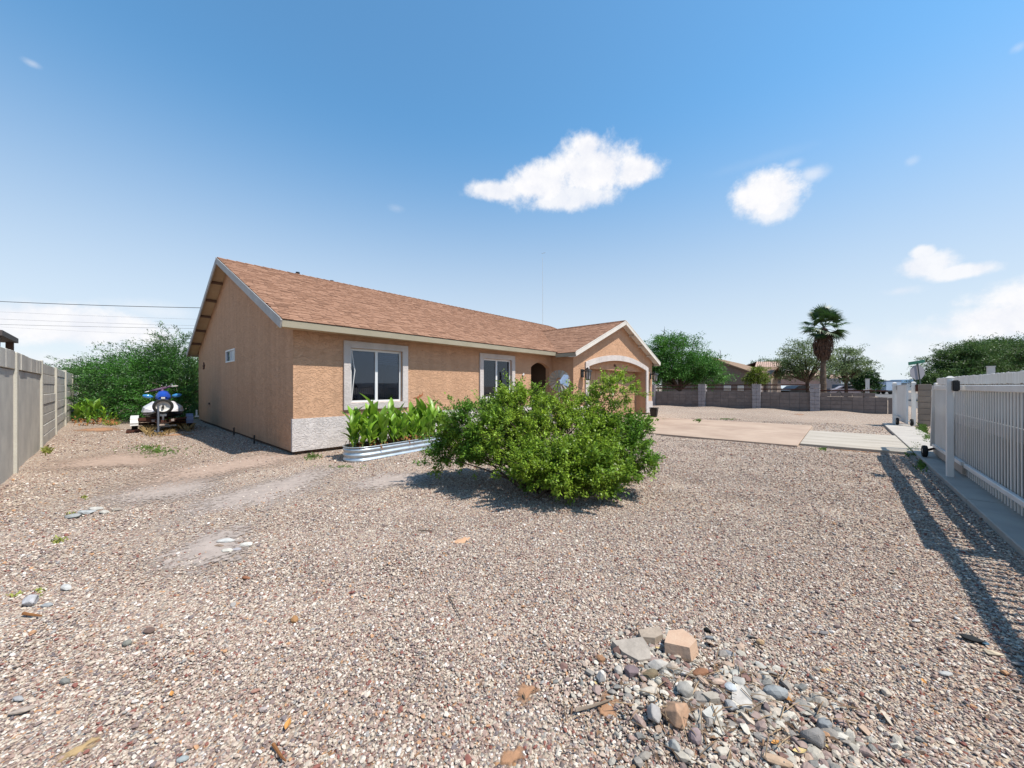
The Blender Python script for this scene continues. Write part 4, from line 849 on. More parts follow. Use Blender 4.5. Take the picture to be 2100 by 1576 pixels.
for i in range(120):
    lx = rr.uniform(-1.12, 1.12); ly = rr.uniform(-.29, .2); x = PC.x+lx*math.cos(PA)-ly*math.sin(PA); y = PC.y+lx*math.sin(PA)+ly*math.cos(PA); dryleaf(dl, (x, y, .23+rr.uniform(0, .10)), rr.uniform(.08, .2), rr.uniform(0, 6.28), rr.uniform(.02, .12))
tag(dl.build('dead_leaves', 'canna_dry'), 'brown withered canna leaves at the foot of the plants in the tank', 'dead leaves', kind='stuff')
for i, (px, py, h) in enumerate([(158, 868, .62), (172, 866, .75), (186, 867, .7), (198, 869, .66), (180, 873, .55), (205, 866, .6), (214, 870, .5), (165, 861, .7), (192, 860, .72), (226, 868, .35), (238, 866, .3)]):
    c = G(px, py); canna(c.x, c.y, 0, h*1.05, 'leafy canna growing from the ground at the foot of the grey wall', 'canna plants by the left wall', r.uniform(0, 6), 8)
dl = MB()
for i in range(90): c = G(rr.uniform(150, 245), rr.uniform(866, 876)); dryleaf(dl, (c.x, c.y, .05+rr.uniform(0, .15)), rr.uniform(.1, .3), rr.uniform(0, 6.28), rr.uniform(.0, .1))
tag(dl.build('dead_leaves', 'canna_dry'), 'dry brown leaves under the cannas by the left wall', 'dead leaves', kind='stuff')

# ------------------------------------------------------------------ the big bush
def plant_wood(mb, base, tips, r0, rng, spread=.15, n=6):
    for tp in tips:
        b = Vector(base)+Vector((rng.normal(0, spread), rng.normal(0, spread), 0)); t = Vector(tp); mid = b.lerp(t, .5)+Vector((rng.normal(0, .06), rng.normal(0, .06), -.05))*(t-b).length
        mid = b.lerp(t, .45)+Vector((rng.normal(0, .07), rng.normal(0, .07), .06))*(t-b).length; mb.tube([b, mid, t], [r0, r0*.55, r0*.18], n, False)
def bush():
    rg = np.random.default_rng(21); base = P(1130, 1000, 4.7); base.z = 0
    lobes = [  # px, py, depth, rx(px), ry(px), rdepth m, weight
        (1115, 905, 4.75, 160, 60, .70, 9), (1010, 880, 4.9, 95, 52, .5, 5), (1075, 845, 5.1, 75, 40, .45, 4), (1205, 880, 4.95, 92, 42, .5, 4.6), (1276, 900, 4.9, 46, 48, .42, 3.8),
        (940, 905, 5.1, 52, 40, .36, 3), (918, 940, 5.0, 36, 18, .25, 1.2), (1140, 955, 4.2, 108, 42, .38, 4.6), (1215, 955, 4.3, 82, 44, .38, 3.6), (1280, 935, 4.6, 42, 36, .3, 1.9),
        (1207, 797, 5.1, 20, 22, .2, .8), (1262, 800, 5.1, 34, 22, .25, 1.3), (1240, 820, 5.1, 28, 14, .2, .7), (1195, 992, 4.05, 46, 14, .2, .8), (1060, 818, 5.2, 40, 18, .3, 1.1), (1165, 835, 5.2, 42, 20, .3, 1.3), (1303, 962, 4.6, 24, 12, .2, .4), (1020, 935, 4.5, 60, 22, .3, 1.4)]
    W = np.array([l[6] for l in lobes]); ntw = 2350; which = rg.choice(len(lobes), ntw, p=W/W.sum()); cen = []; outs = []
    rt = np.array(RT); fw = np.array(FW)
    for k in which[:430]:
        px, py, d, rx, ry, rd, _ = lobes[k]; c = np.array(P(px, py, d)); u = rg.normal(0, 1, 3); u /= np.linalg.norm(u); rad = rg.uniform(.12, 1)**.36
        off = rt*u[0]*rx/750*d+fw*u[1]*rd+np.array((0, 0, 1))*u[2]*ry/750*d; p = c+off*rad; o = off/np.linalg.norm(off)+np.array((0, 0, .35)); o /= np.linalg.norm(o); cr = rg.uniform(.04, .085)
        for q_ in range(int(rg.integers(4, 9))):
            e_ = rg.normal(0, cr, 3)*np.array((1, 1, .6)); pp = p+e_
            if pp[2] < .11: pp[2] = .11+rg.uniform(0, .10)
            cen.append(pp); outs.append(o+e_/np.linalg.norm(e_)*.6)
    ntw = len(cen)
    cen = np.array(cen); outs = np.array(outs); outs /= np.linalg.norm(outs, axis=1)[:, None]
    m = 46; t = rg.uniform(0, 1, (ntw, m)); L = rg.uniform(.07, .17, ntw)+(rg.uniform(0, 1, ntw) < .06)*rg.uniform(.08, .22, ntw)
    pts = cen[:, None, :]+outs[:, None, :]*(t*L[:, None])[..., None]+rg.normal(0, .019, (ntw, m, 3)); dirs = np.repeat(outs[:, None, :], m, 1)
    b = thing('leafy_bush', 'large sprawling green bush on the gravel in front of the house', 'bush', (base.x, base.y, 0))
    leaves('foliage', pts.reshape(-1, 3), dirs.reshape(-1, 3), .036, .52, 'bush', b, rg, .6, .75)
    w = MB(); sel = rg.choice(ntw, 150, replace=False); plant_wood(w, base, [cen[i] for i in sel], .017, rg, .16); 
    for i in rg.choice(ntw, 700, replace=False):
        c = Vector(cen[i]); o = Vector(outs[i]); w.tube([c-o*.12, c+o*L[i]], [.0035, .0015], 3, False)
    w.build('branches', 'bark', b)
    for px, py in ((1195, 1010), (1170, 1015), (1215, 1018), (1290, 975)): pass
bush()

# ------------------------------------------------------------------ trees
def tree(name, label, cat, lobes, base, ntw, m, lsize, lwid, lmat, seed, trunk=.14, fork=.35, twl=.35, jit=.6, wood='bark', nb=26, spread=.05, thin=.09, group=None, droop=0.0):
    rg = np.random.default_rng(seed); base = Vector(base); base.z = 0; rt = np.array(RT); fw = np.array(FW)
    W = np.array([l[3]*l[4] for l in lobes], float); which = rg.choice(len(lobes), ntw, p=W/W.sum()); cen = []; outs = []
    for k in which[:max(20, ntw//6)]:
        px, py, d, rx, ry = lobes[k][:5]; rd = lobes[k][5] if len(lobes[k]) > 5 else rx/750*d; c = np.array(P(px, py, d)); u = rg.normal(0, 1, 3); u /= np.linalg.norm(u); rad = rg.uniform(.03, 1)**.36
        off = rt*u[0]*rx/750*d+fw*u[1]*rd+np.array((0, 0, 1))*u[2]*ry/750*d; p = c+off*rad; o = off/(np.linalg.norm(off)+1e-6); cr = twl*rg.uniform(.35, .75)
        for q_ in range(int(rg.integers(4, 9))):
            e_ = rg.normal(0, cr, 3)*np.array((1, 1, .38)); pp = p+e_; pp[2] = max(pp[2], .15); cen.append(pp); outs.append(o*.8+e_/np.linalg.norm(e_)+np.array((0, 0, .12-droop)))
    ntw = len(cen)
    cen = np.array(cen); outs = np.array(outs); outs /= np.linalg.norm(outs, axis=1)[:, None]; L = rg.uniform(.5, 1.3, ntw)*twl
    t = rg.uniform(0, 1, (ntw, m)); pts = cen[:, None, :]+outs[:, None, :]*(t*L[:, None])[..., None]+rg.normal(0, thin, (ntw, m, 3))*np.array((1, 1, .55)); dirs = np.repeat(outs[:, None, :], m, 1)
    T = thing(name, label, cat, (base.x, base.y, 0), 0, group); leaves('crown', pts.reshape(-1, 3), dirs.reshape(-1, 3), lsize, lwid, lmat, T, rg, .5, jit)
    w = MB(); cm = Vector(cen.mean(0)); f = base.lerp(Vector((cm.x, cm.y, cm.z)), fork); f.x = base.x*.8+f.x*.2; f.y = base.y*.8+f.y*.2
    w.tube([base-Vector((0, 0, .1)), base.lerp(f, .5)+Vector((.03, -.02, 0)), f], [trunk, trunk*.85, trunk*.8], 10); sel = rg.choice(ntw, nb, replace=False)
    for i in sel:
        t_ = Vector(cen[i]); md = f.lerp(t_, .5)+Vector((rg.normal(0, .1), rg.normal(0, .1), .12))*(t_-f).length*.6; w.tube([f, md, t_+Vector(outs[i])*.1], [trunk*.5, trunk*.28, trunk*.05], 6, False)
    w.build('trunk', wood, T); return T
LG = 'mesquite trees behind the jet ski'
tree('mesquite_tree', 'tallest mesquite against the house corner, thin twigs reaching above the rest', 'tree', [(365, 740, 15.5, 34, 42), (385, 790, 15, 40, 60), (372, 705, 15.5, 18, 18), (330, 735, 15.8, 30, 18)], P(372, 860, 15.5), 620, 34, .085, .30, 'mesq', 1, .09, .3, .62, .50, group=LG, thin=.06)
tree('mesquite_tree', 'dense mesquite directly behind the blue and white jet ski', 'tree', [(320, 790, 15, 52, 50), (290, 765, 15.5, 50, 34), (340, 760, 15.2, 30, 28), (320, 830, 14.5, 60, 34)], P(318, 860, 15.2), 900, 36, .085, .30, 'mesq2', 2, .09, .3, .62, .50, group=LG, thin=.06)
tree('mesquite_tree', 'broad mesquite to the left of the jet ski with a low rounded top', 'tree', [(235, 790, 16, 58, 40), (215, 770, 16.5, 50, 26), (260, 760, 16.5, 44, 26), (235, 830, 15.3, 58, 34)], P(235, 858, 16), 900, 36, .085, .30, 'mesq', 3, .09, .3, .62, .50, group=LG, thin=.06)
tree('mesquite_tree', 'low mesquite at the end of the grey slab wall', 'tree', [(175, 800, 19, 34, 40), (160, 775, 20, 30, 22), (185, 835, 18, 30, 28)], P(176, 850, 18.5), 480, 34, .10, .30, 'mesq', 4, .08, .3, .45, .55, group=LG, thin=.10)
tree('mesquite_tree', 'dark mesquite filling the gap between jet ski and gable wall', 'tree', [(400, 830, 17, 30, 40), (398, 790, 17.5, 24, 40), (420, 800, 20, 40, 60)], P(398, 858, 17.5), 420, 34, .095, .30, 'mesq', 6, .08, .3, .4, .55, group=LG, thin=.09)
tree('broadleaf_tree', 'rounded bright green tree just right of the garage, behind the block wall', 'tree', [(1395, 745, 27, 52, 38), (1375, 722, 27, 38, 30), (1345, 745, 27.5, 34, 36), (1430, 758, 26.5, 38, 28), (1450, 775, 26.5, 22, 16), (1380, 700, 27, 22, 12), (1335, 770, 27, 40, 22)], P(1395, 835, 27), 1500, 34, .13, .34, 'mesq2', 7, .16, .35, .55, .6, thin=.14)
tree('ash_tree', 'airy olive green tree left of the palm, its forked trunk showing', 'tree', [(1650, 735, 37, 42, 28), (1625, 750, 37, 26, 20), (1610, 765, 37, 16, 14), (1665, 715, 37, 26, 18), (1685, 760, 37.5, 26, 20)], P(1657, 800, 37), 500, 26, .17, .36, 'ash', 8, .20, .45, .55, .8, nb=34, thin=.16)
tree('ash_tree', 'airy olive green tree right of the palm', 'tree', [(1735, 742, 40, 34, 24), (1712, 735, 40, 20, 18), (1752, 755, 40, 18, 14), (1722, 762, 40, 26, 14)], P(1735, 800, 40), 380, 26, .18, .36, 'ash', 9, .18, .45, .6, .8, nb=30, thin=.17)
tree('round_shrub', 'dark clipped round shrub left of the blue box trailer', 'shrub', [(1772, 778, 45, 24, 20), (1766, 772, 45, 20, 15), (1782, 786, 45, 18, 14), (1778, 796, 44.5, 20, 12)], P(1772, 815, 45), 620, 30, .15, .45, 'dark', 10, .14, .3, .25, .8, thin=.10)
tree('yellow_shrub', 'small yellow green shrub at the wall in front of the shaded gable', 'shrub', [(1551, 775, 24, 11, 14), (1556, 763, 24, 7, 9), (1545, 782, 24, 8, 8)], P(1551, 830, 24), 130, 30, .13, .28, 'yel', 11, .05, .4, .25, .5, nb=10, thin=.07)
tree('broadleaf_tree', 'dark spreading tree beyond the board fence, nearest the stop sign', 'tree', [(1975, 745, 34, 44, 28), (1945, 765, 34, 38, 24), (1925, 778, 34, 26, 15), (1990, 725, 34, 36, 22), (1960, 785, 33, 50, 14), (1915, 790, 34, 18, 9)], P(1965, 835, 34), 1100, 34, .16, .36, 'rleaf', 12, .25, .35, .6, .6, thin=.17)
tree('broadleaf_tree', 'tall dark tree at the right edge above the white fence', 'tree', [(2060, 735, 36, 58, 36), (2030, 715, 36, 44, 16), (2100, 725, 36, 60, 26), (2060, 770, 35, 60, 22), (2150, 740, 36, 50, 36), (2010, 765, 35, 34, 24)], P(2070, 835, 36), 1500, 34, .17, .36, 'rleaf', 13, .28, .35, .6, .6, thin=.18)
tree('broadleaf_tree', 'distant dark treetops showing above the tiled roof', 'tree', [(1560, 748, 75, 24, 8), (1590, 748, 75, 18, 7)], P(1575, 800, 75), 160, 24, .3, .4, 'rleaf', 14, .2, .4, .8, .8, thin=.3)
for px, py0, py1, d, lb in ((1478, 745, 718, 44, 'bare dead tree top poking above the neighbour roof'), (1362, 700, 676, 27.5, 'bare twigs sticking out of the bright green treetop')):
    w = MB(); b = P(px, py0+12, d); rr = random.Random(px); t = P(px, py1, d); w.tube([b, b.lerp(t, .5)+Vector((.1, .05, 0)), t], [.06, .04, .01], 5)
    for i in range(7): q = b.lerp(t, .3+.09*i); w.tube([q, q+Vector((rr.uniform(-.5, .5), rr.uniform(-.5, .5), rr.uniform(.1, .5)))], [.02, .006], 4)
    tag(w.build('bare_branches', 'bark'), lb, 'branches')

def palm():
    rg = random.Random(9); base = P(1688, 815, 33); base.z = 0; T = thing('fan_palm', 'tall fan palm with a shaggy brown skirt of dead fronds', 'palm tree', base)
    top = P(1688, 672, 33); H = top.z; n = 22
    tr_ = MB(); tr_.lathe([(.27-.10*min(1, i/n*1.6)+(.018 if i % 2 else -.004), H*i/n) for i in range(n+1)], (0, 0, 0), 'z', 14); tr_.build('trunk', 'palmbark', T, local=True)
    sk = MB()
    for i in range(620):
        a = rg.uniform(0, 6.283); t = rg.random(); z = H-.1-t*2.3; rad = .20+.62*math.sin(math.pi*min(1, (t*.80+.08))); L = rg.uniform(.5, .95)
        d = Vector((math.cos(a), math.sin(a), 0)); s = Vector((-d.y, d.x, 0))*rg.uniform(.02, .05); p0 = d*rad*.75+Vector((0, 0, z)); p1 = d*(rad*.95)+Vector((0, 0, z-L*.5)); p2 = d*(rad*.72)+Vector((0, 0, z-L)); sk.poly([p0-s, p0+s, p1+s, p1-s]); sk.poly([p1-s, p1+s, p2+s*.3])
    sk.build('dead_frond_skirt', 'palmdry', T, local=True)
    def fan(seed):
        r = random.Random(seed); mb = MB(); pl = .75; mb.beam((0, 0, 0), (pl, 0, -.02), .035, .015); nb_ = 26
        for i in range(nb_):
            a = -1.95+3.9*i/(nb_-1); L = (.78-.16*abs(a)/1.95)*r.uniform(.9, 1.08); d = Vector((math.cos(a), math.sin(a), 0)); s = Vector((-d.y, d.x, 0)); up_ = Vector((0, 0, 1)); c0 = Vector((pl, 0, -.02)); w0, w1 = .012, .075*L/.8
            md = c0+d*L*.55+up_*(.02-.03*abs(a)); tp = c0+d*L-up_*(.10+.12*r.random()); mb.poly([c0-s*w0, c0+s*w0, md+s*w1*.55+up_*.012, md+up_*-.012]); mb.poly([c0, md+up_*-.012, md-s*w1*.55+up_*.012, c0-s*w0]); mb.poly([md+s*w1*.5, tp, md-s*w1*.5])
        return mb.mesh('frond', M['palmleaf'])
    F = [fan(i) for i in range(3)]
    for i in range(24):
        a = i*2.39996+rg.uniform(-.3, .3); k = i/23; el = 1.25-1.8*k**1.1+rg.uniform(-.2, .2); s = rg.uniform(1.2, 1.5)
        inst('frond', F[i % 3], T, (0, 0, H+.12-.25*k), (rg.uniform(-.5, .5), -el, a), (s, s, s))
palm()

# ------------------------------------------------------------------ houses beyond the wall
def simple_gable(name, label, x0, x1, y0, ym, y1, ze, zr, wallm, roofm, extra=None):
    t = thing(name, label, 'house', (x0, (y0+y1)/2, 0)); w = sheet(MB(), 'x', x0, .2, [y0, ym, y1], lambda a, b: [(0, 0, (ze if a < ym else zr)-.05, (zr if b <= ym else ze)-.05)]); w.build('gable_wall', wallm, t)
    MB().box(x0+.21, x1, y0, y0+.2, 0, ze).build('front_wall', wallm, t); r_ = MB(); o = .35; sl_ = (zr-ze)/(ym-y0)
    deck(r_, [(x0-o, y0-o, ze-o*sl_+.08), (x1+o, y0-o, ze-o*sl_+.08), (x1+o, ym, zr+.08), (x0-o, ym, zr+.08)], .10); deck(r_, [(x0-o, ym, zr+.08), (x1+o, ym, zr+.08), (x1+o, y1+o, ze), (x0-o, y1+o, ze)], .10); r_ = r_.build('roof', roofm, t); return t, r_
nbwall = mat('grey_brown_stucco', (.20, .155, .135), .95, (.17, .135, .12), 2, bump=.3, bscale=40); nbroof = mat('tan_shingle_roof', (.29, .19, .125), .95, (.23, .15, .10), 3, bump=.5, bscale=14, stretch=(.6, 3, 3))
nh, nr = simple_gable('neighbour_house', 'brown neighbouring house with a long shaded gable wall behind the block wall', 34, 52, -2.3, 1.5, 5.3, 2.42, 4.05, nbwall, nbroof)
a1 = P(1531, 752.5, 47); wx = MB(); wxe = 41.0; e1 = P(1566, 773, 42); e2 = P(1597, 774.5, 43.5)
wr = MB(); deck(wr, [(38.6, 1.4, 2.22), (38.6, -2.75, 2.22), (42.6, -3.0, 3.3), (42.6, 1.4, 3.3)], .1); deck(wr, [(42.6, -3.0, 3.3), (46.6, -3.0, 2.22), (46.6, 1.4, 2.22), (42.6, 1.4, 3.3)], .1); wr.build('wing_roof', nbroof, nr)
MB().box(39.0, 39.2, -2.5, 1.2, 0, 2.2).build('wing_wall', nbwall, nh); w = sheet(MB(), 'y', -2.6, .2, [39.2, 42.6, 46.2], lambda a, b: [(0, 0, 2.25 if a < 42 else 3.2, 3.2 if b < 43 else 2.25)]); w.build('wing_gable', mat('pale_tan_stucco', (.45, .34, .27), .95), nh)
for ya, yb in ((-.0, .55), (-.95, -.5)): f = MB().box(33.94, 33.995, ya-.6, yb-.6, .98, 1.40).build('window', 'frame', nh); MB().box(33.92, 33.937, ya-.56, yb-.64, 1.02, 1.36).build('pane', mat('bright_blind_pane', (.62, .58, .52), .5), f)
f = MB().box(38.93, 38.99, -2.0, -1.4, .9, 1.9).build('window', 'frame', nh); MB().box(38.90, 38.925, -1.94, -1.46, .95, 1.85).build('pane', mat('sky_grey_pane', (.35, .42, .48), .2), f)
# tile roofed houses behind
tilem = mat('pink_clay_tile', (.52, .34, .26), .8, (.62, .46, .38), 6, isl_var=.2); pinkm = mat('pink_stucco', (.42, .28, .24), .95, (.37, .25, .21), 2)
def tile_house(name, label, px0, px1, pyr, pye, d, base_wall, side, tilecols=24):
    c0, c1 = P(px0, pye, d), P(px1, pye, d); r0, r1 = P(px0+3, pyr, d+3), P(px1-3, pyr, d+3); t = thing(name, label, 'house', ((c0.x+c1.x)/2, (c0.y+c1.y)/2, 0)); bk = FW*6
    w = MB(); q = FW*.4; w.hexa([Vector((c0.x, c0.y, 0))+q, Vector((c1.x, c1.y, 0))+q, Vector((c1.x, c1.y, 0))+bk, Vector((c0.x, c0.y, 0))+bk, c0+q, c1+q, c1+bk, c0+bk]); w.build('wall', base_wall, t)
    rf_ = MB(); deck(rf_, [tuple(c0), tuple(c1), tuple(r1), tuple(r0)], .1); deck(rf_, [tuple(r0), tuple(r1), tuple(c1+bk), tuple(c0+bk)], .1); rf_ = rf_.build('roof', 'underlay', t); tl_ = MB()
    for i in range(tilecols):
        for k_ in range(5):
            f0, f1 = (i+.12)/tilecols, (i+.88)/tilecols; g0, g1 = k_/5, (k_+1)/5; A, B = c0.lerp(c1, f0), r0.lerp(r1, f0); C, D = c0.lerp(c1, f1), r0.lerp(r1, f1); up_ = Vector((0, 0, .12)); m0, m1 = A.lerp(B, g0), A.lerp(B, g1); n0, n1 = C.lerp(D, g0), C.lerp(D, g1)
            tl_.poly([m0, (m0+n0)/2+up_, (m1+n1)/2+up_*.5, m1]); tl_.poly([(m0+n0)/2+up_, n0, n1, (m1+n1)/2+up_*.5]); tl_.poly([m0, n0, (m0+n0)/2+up_])
    tl_ = tl_.build('roof_tiles', tilem, rf_); tl_['kind'] = 'stuff'; return t
tile_house('tiled_house', 'house with a pink clay tile roof peeking over the neighbour roof', 1548, 1606, 742.5, 753, 66, pinkm, None, 13)
th = tile_house('tiled_house', 'pink stucco house with clay tile eaves seen under the airy tree', 1608, 1696, 760, 771, 62, pinkm, None, 20)
for px in (1651, 1700): pass
c = P(1651, 789, 61.5); f = MB().box(c.x-.4, c.x+.4, c.y-.5, c.y-.42, c.z-.6, c.z+.9).build('window', 'frame', th)
tile_house('tiled_house', 'low tan tiled house between the palm and the round shrub', 1700, 1752, 768, 778, 70, mat('tan_far_wall', (.45, .33, .26), .95), None, 14)
c = P(1733, 800, 64); wbx = thing('white_shed', 'pale flat shed wall behind the parked vehicles', 'shed', (c.x, c.y, 0)); a_, b_ = P(1725, 776, 64), P(1743, 776, 64); w = MB(); w.hexa([(a_.x, a_.y, 0), (b_.x, b_.y, 0), (b_.x+2, b_.y+2, 0), (a_.x+2, a_.y+2, 0), a_, b_, b_+Vector((2, 2, 0)), a_+Vector((2, 2, 0))]); w.build('shed_wall', mat('pale_shed', (.45, .46, .48), .8), wbx); MB().beam(a_, b_, .3, .15).build('shed_roof', 'rake_grey', wbx)
c0, c1 = P(1860, 786, 120), P(1905, 786, 120); fh = thing('blue_roofed_building', 'distant grey building with a low blue roof behind the stop sign', 'building', (c0.x, c0.y, 0)); w = MB(); bk = FW*8; w.hexa([(c0.x, c0.y, 0), (c1.x, c1.y, 0), (c1.x+bk.x, c1.y+bk.y, 0), (c0.x+bk.x, c0.y+bk.y, 0), c0, c1, c1+bk, c0+bk]); w.build('wall', mat('blue_grey_wall', (.28, .33, .38), .9), fh)
pk = P(1882, 778.5, 120); w = MB(); w.hexa([c0-RT*.6, c1+RT*.6, c1+bk+RT*.6, c0+bk-RT*.6, pk-RT*.3, pk+RT*.3, pk+bk+RT*.3, pk+bk-RT*.3]); w.build('roof', mat('blue_metal_roof', (.10, .17, .26), .5), fh)

# vehicles and street furniture
def rot_thing(name, label, cat, c, rz): return thing(name, label, cat, (c.x, c.y, 0), rz)
CY = math.atan2(RT.y, RT.x)                          # local x runs across the view for the far parked things
c = P(1818, 810, 62); bt = rot_thing('box_trailer', 'pale blue white box trailer with a dark emblem parked across the street', 'trailer', c, CY+.05)
bw_ = mat('trailer_white', (.42, .52, .66), .5, (.36, .46, .60), 1); o = MB().box(-1.35, 1.4, -1.1, 1.1, .62, 2.25).build('body', bw_, bt, local=True); bevel_mesh(o.data, .05, 2); MB().box(-1.35, 1.4, -1.12, 1.12, .40, .61).build('chassis', 'black', bt, local=True)
MB().box(-1.38, 1.43, -1.14, 1.14, 2.22, 2.30).build('roof_trim', mat('navy_trim', (.03, .06, .13), .5), bt, local=True)
em = MB(); em.poly([(-.35, -1.106, 1.45), (-.15, -1.106, 1.62), (.05, -1.106, 1.52), (.30, -1.106, 1.50), (.02, -1.106, 1.42), (-.15, -1.106, 1.52)]); em.poly([(.10, -1.106, 1.38), (.85, -1.106, 1.42), (.85, -1.106, 1.47), (.10, -1.106, 1.45)]); em.build('emblem', mat('navy_print', (.03, .06, .14), .6), bt, local=True)
for x_ in (-.4, .5):
    for s_g in (-1, 1): w_ = MB().lathe([(0, -.1), (.2, -.1), (.33, -.09), (.33, .09), (.2, .1), (0, .1)], (x_, s_g*.95, .33), 'y', 16).build('wheel', 'blackrub', bt, True, True)
MB().box(-2.2, -1.35, -.06, .06, .42, .52).build('tongue', 'black', bt, local=True)
def car(label, c, rz, col, L=4.4, truck=False, group=None):
    t = thing('parked_car' if not truck else 'pickup_truck', label, 'car' if not truck else 'pickup', (c.x, c.y, 0), rz, group); pm_ = mat('car_paint', col, .3, spec=.6); h = L/2
    pr = [(-h, .45), (-h, .85), (-h*.72, .98), (-h*.42, 1.40), (h*.18, 1.45), (h*.45, 1.02), (h*.92, .88), (h, .62), (h, .40)] if not truck else [(-h, .5), (-h, 1.05), (-h*.1, 1.05), (-h*.05, 1.62), (h*.35, 1.65), (h*.52, 1.12), (h*.95, 1.02), (h, .7), (h, .45)]
    b = MB(); 
    for s_g in (-1, 1): b.poly([(x, s_g*.85, z) for x, z in (pr if s_g < 0 else pr[::-1])])
    for i in range(len(pr)): (x0, z0), (x1, z1) = pr[i], pr[(i+1) % len(pr)]; b.poly([(x0, -.85, z0), (x0, .85, z0), (x1, .85, z1), (x1, -.85, z1)])
    b = b.build('body', pm_, t, local=True); bevel_mesh(b.data, .05, 2); gl = MB()
    for s_g in (-1, 1): gl.poly([(-h*.55, s_g*.857, 1.02), (-h*.38, s_g*.857, 1.34), (h*.14, s_g*.857, 1.38), (h*.36, s_g*.857, 1.04)] if not truck else [(-h*.02, s_g*.857, 1.12), (0, s_g*.857, 1.55), (h*.30, s_g*.857, 1.57), (h*.44, s_g*.857, 1.14)])
    gl.build('side_windows', 'room', t, local=True)
    for x_ in (-h*.62, h*.62):
        for s_g in (-1, 1): w_ = MB().lathe([(.0, -.1), (.19, -.1), (.32, -.08), (.32, .08), (.19, .1), (0, .1)], (x_, s_g*.80, .32), 'y', 16).build('wheel', 'blackrub', t, True, True); MB().lathe([(0, .105), (.18, .105)] if s_g > 0 else [(0, -.105), (.18, -.105)], (x_, s_g*.80, .32), 'y', 12).build('hub_cap', 'galv', w_, local=True).matrix_local = Matrix.Identity(4)
    return t
c = P(1721, 800, 52); car('dark blue pickup parked right of the palm trunk', c, CY+.15, (.03, .04, .07), 5, True)
c = P(1742, 799, 50); car('silver and red sedan parked beyond the wall near the round shrub', c, CY-.5, (.45, .38, .40), 4.2)
c = P(1640, 798, 44); car('black low car parked under the airy tree', c, CY+.1, (.015, .015, .018), 4.4)
c = P(1612, 798, 46); car('white van like car parked beside the tan wing gable', c, CY+1.2, (.55, .60, .62), 4.2)
c = P(1912, 806, 74); car('silver car parked under the dark spreading tree', c, CY+.8, (.45, .50, .54), 4.4)
c = P(1896, 804, 82); car('dark car parked just left of the silver one under the tree', c, CY+.8, (.05, .06, .08), 4.4)
# stop sign seen from behind with the green street name blade
c = P(1894, 832, 23.5); ss = thing('stop_sign', 'leaning octagonal stop sign seen from its grey back below a green blade', 'sign', (c.x, c.y, 0)); b0 = P(1894, 832, 23.5); b1 = P(1881.5, 744, 23.5); b0.z = 0
MB().tube([b0, b1], .03, 8).build('pole', mat('sign_pole', (.10, .12, .12), .6), ss); cc = P(1884.5, 764, 23.46); rg_ = .50; nrm = -FW; up2 = (b1-b0).normalized(); sd = up2.cross(nrm).normalized(); oc = [cc+(sd*math.cos(math.pi/8+i*math.pi/4)+up2*math.sin(math.pi/8+i*math.pi/4))*rg_ for i in range(8)]
cc2 = FW*.09; o = MB(); o.poly([p+cc2 for p in oc]); o.poly([p+cc2+FW*.008 for p in oc[::-1]])
for i in range(8): o.poly([oc[i]+cc2, oc[i]+cc2+FW*.008, oc[(i+1) % 8]+cc2+FW*.008, oc[(i+1) % 8]+cc2])
o.build('sign_plate', mat('aluminium_back', (.36, .34, .37), .5), ss); a, b = P(1863, 746.5, 23.4), P(1896.5, 741, 23.6); MB().beam(a, b, .02, .20).build('street_name_blade', mat('street_sign_green', (.01, .11, .07), .5), ss)
# swing barrier behind the fence gap, little iron gate, mailbox post
c = P(1900, 809, 30); sb = thing('pipe_rail', 'thin dark horizontal pipe rail beyond the gate gap', 'rail', (c.x, c.y, 0)); a, b = P(1893, 809.5, 26), P(1916, 810.5, 26); m_ = MB(); m_.tube([a, b], .022, 6); m_.tube([b, Vector((b.x, b.y, 0))], .022, 6); m_.build('pipe', 'black', sb)
ig = thing('iron_gate', 'small rusty barred gate at the far end of the low wall', 'gate', tuple(P(1786, 815, 21))[:2]+(0,)); a, b = P(1771, 800, 22.5), P(1788, 798, 21.5)
for i in range(7): q = a.lerp(b, i/6); MB().tube([(q.x, q.y, .3), (q.x, q.y, q.z+(.1 if i % 2 else .02))], .012, 5).build('bar', 'rust', ig)
MB().tube([a, b], .02, 5).build('top_bar', 'white', ig); c = P(1779, 795, 30); wpst = thing('white_post', 'short white post standing in front of the round shrub', 'post', (c.x, c.y, 0)); MB().box(c.x-.12, c.x+.12, c.y-.12, c.y+.12, 0, 1.9).build('post_shaft', 'white', wpst); MB().box(c.x-.15, c.x+.15, c.y-.15, c.y+.15, 1.9, 1.95).build('post_cap', 'white', wpst)
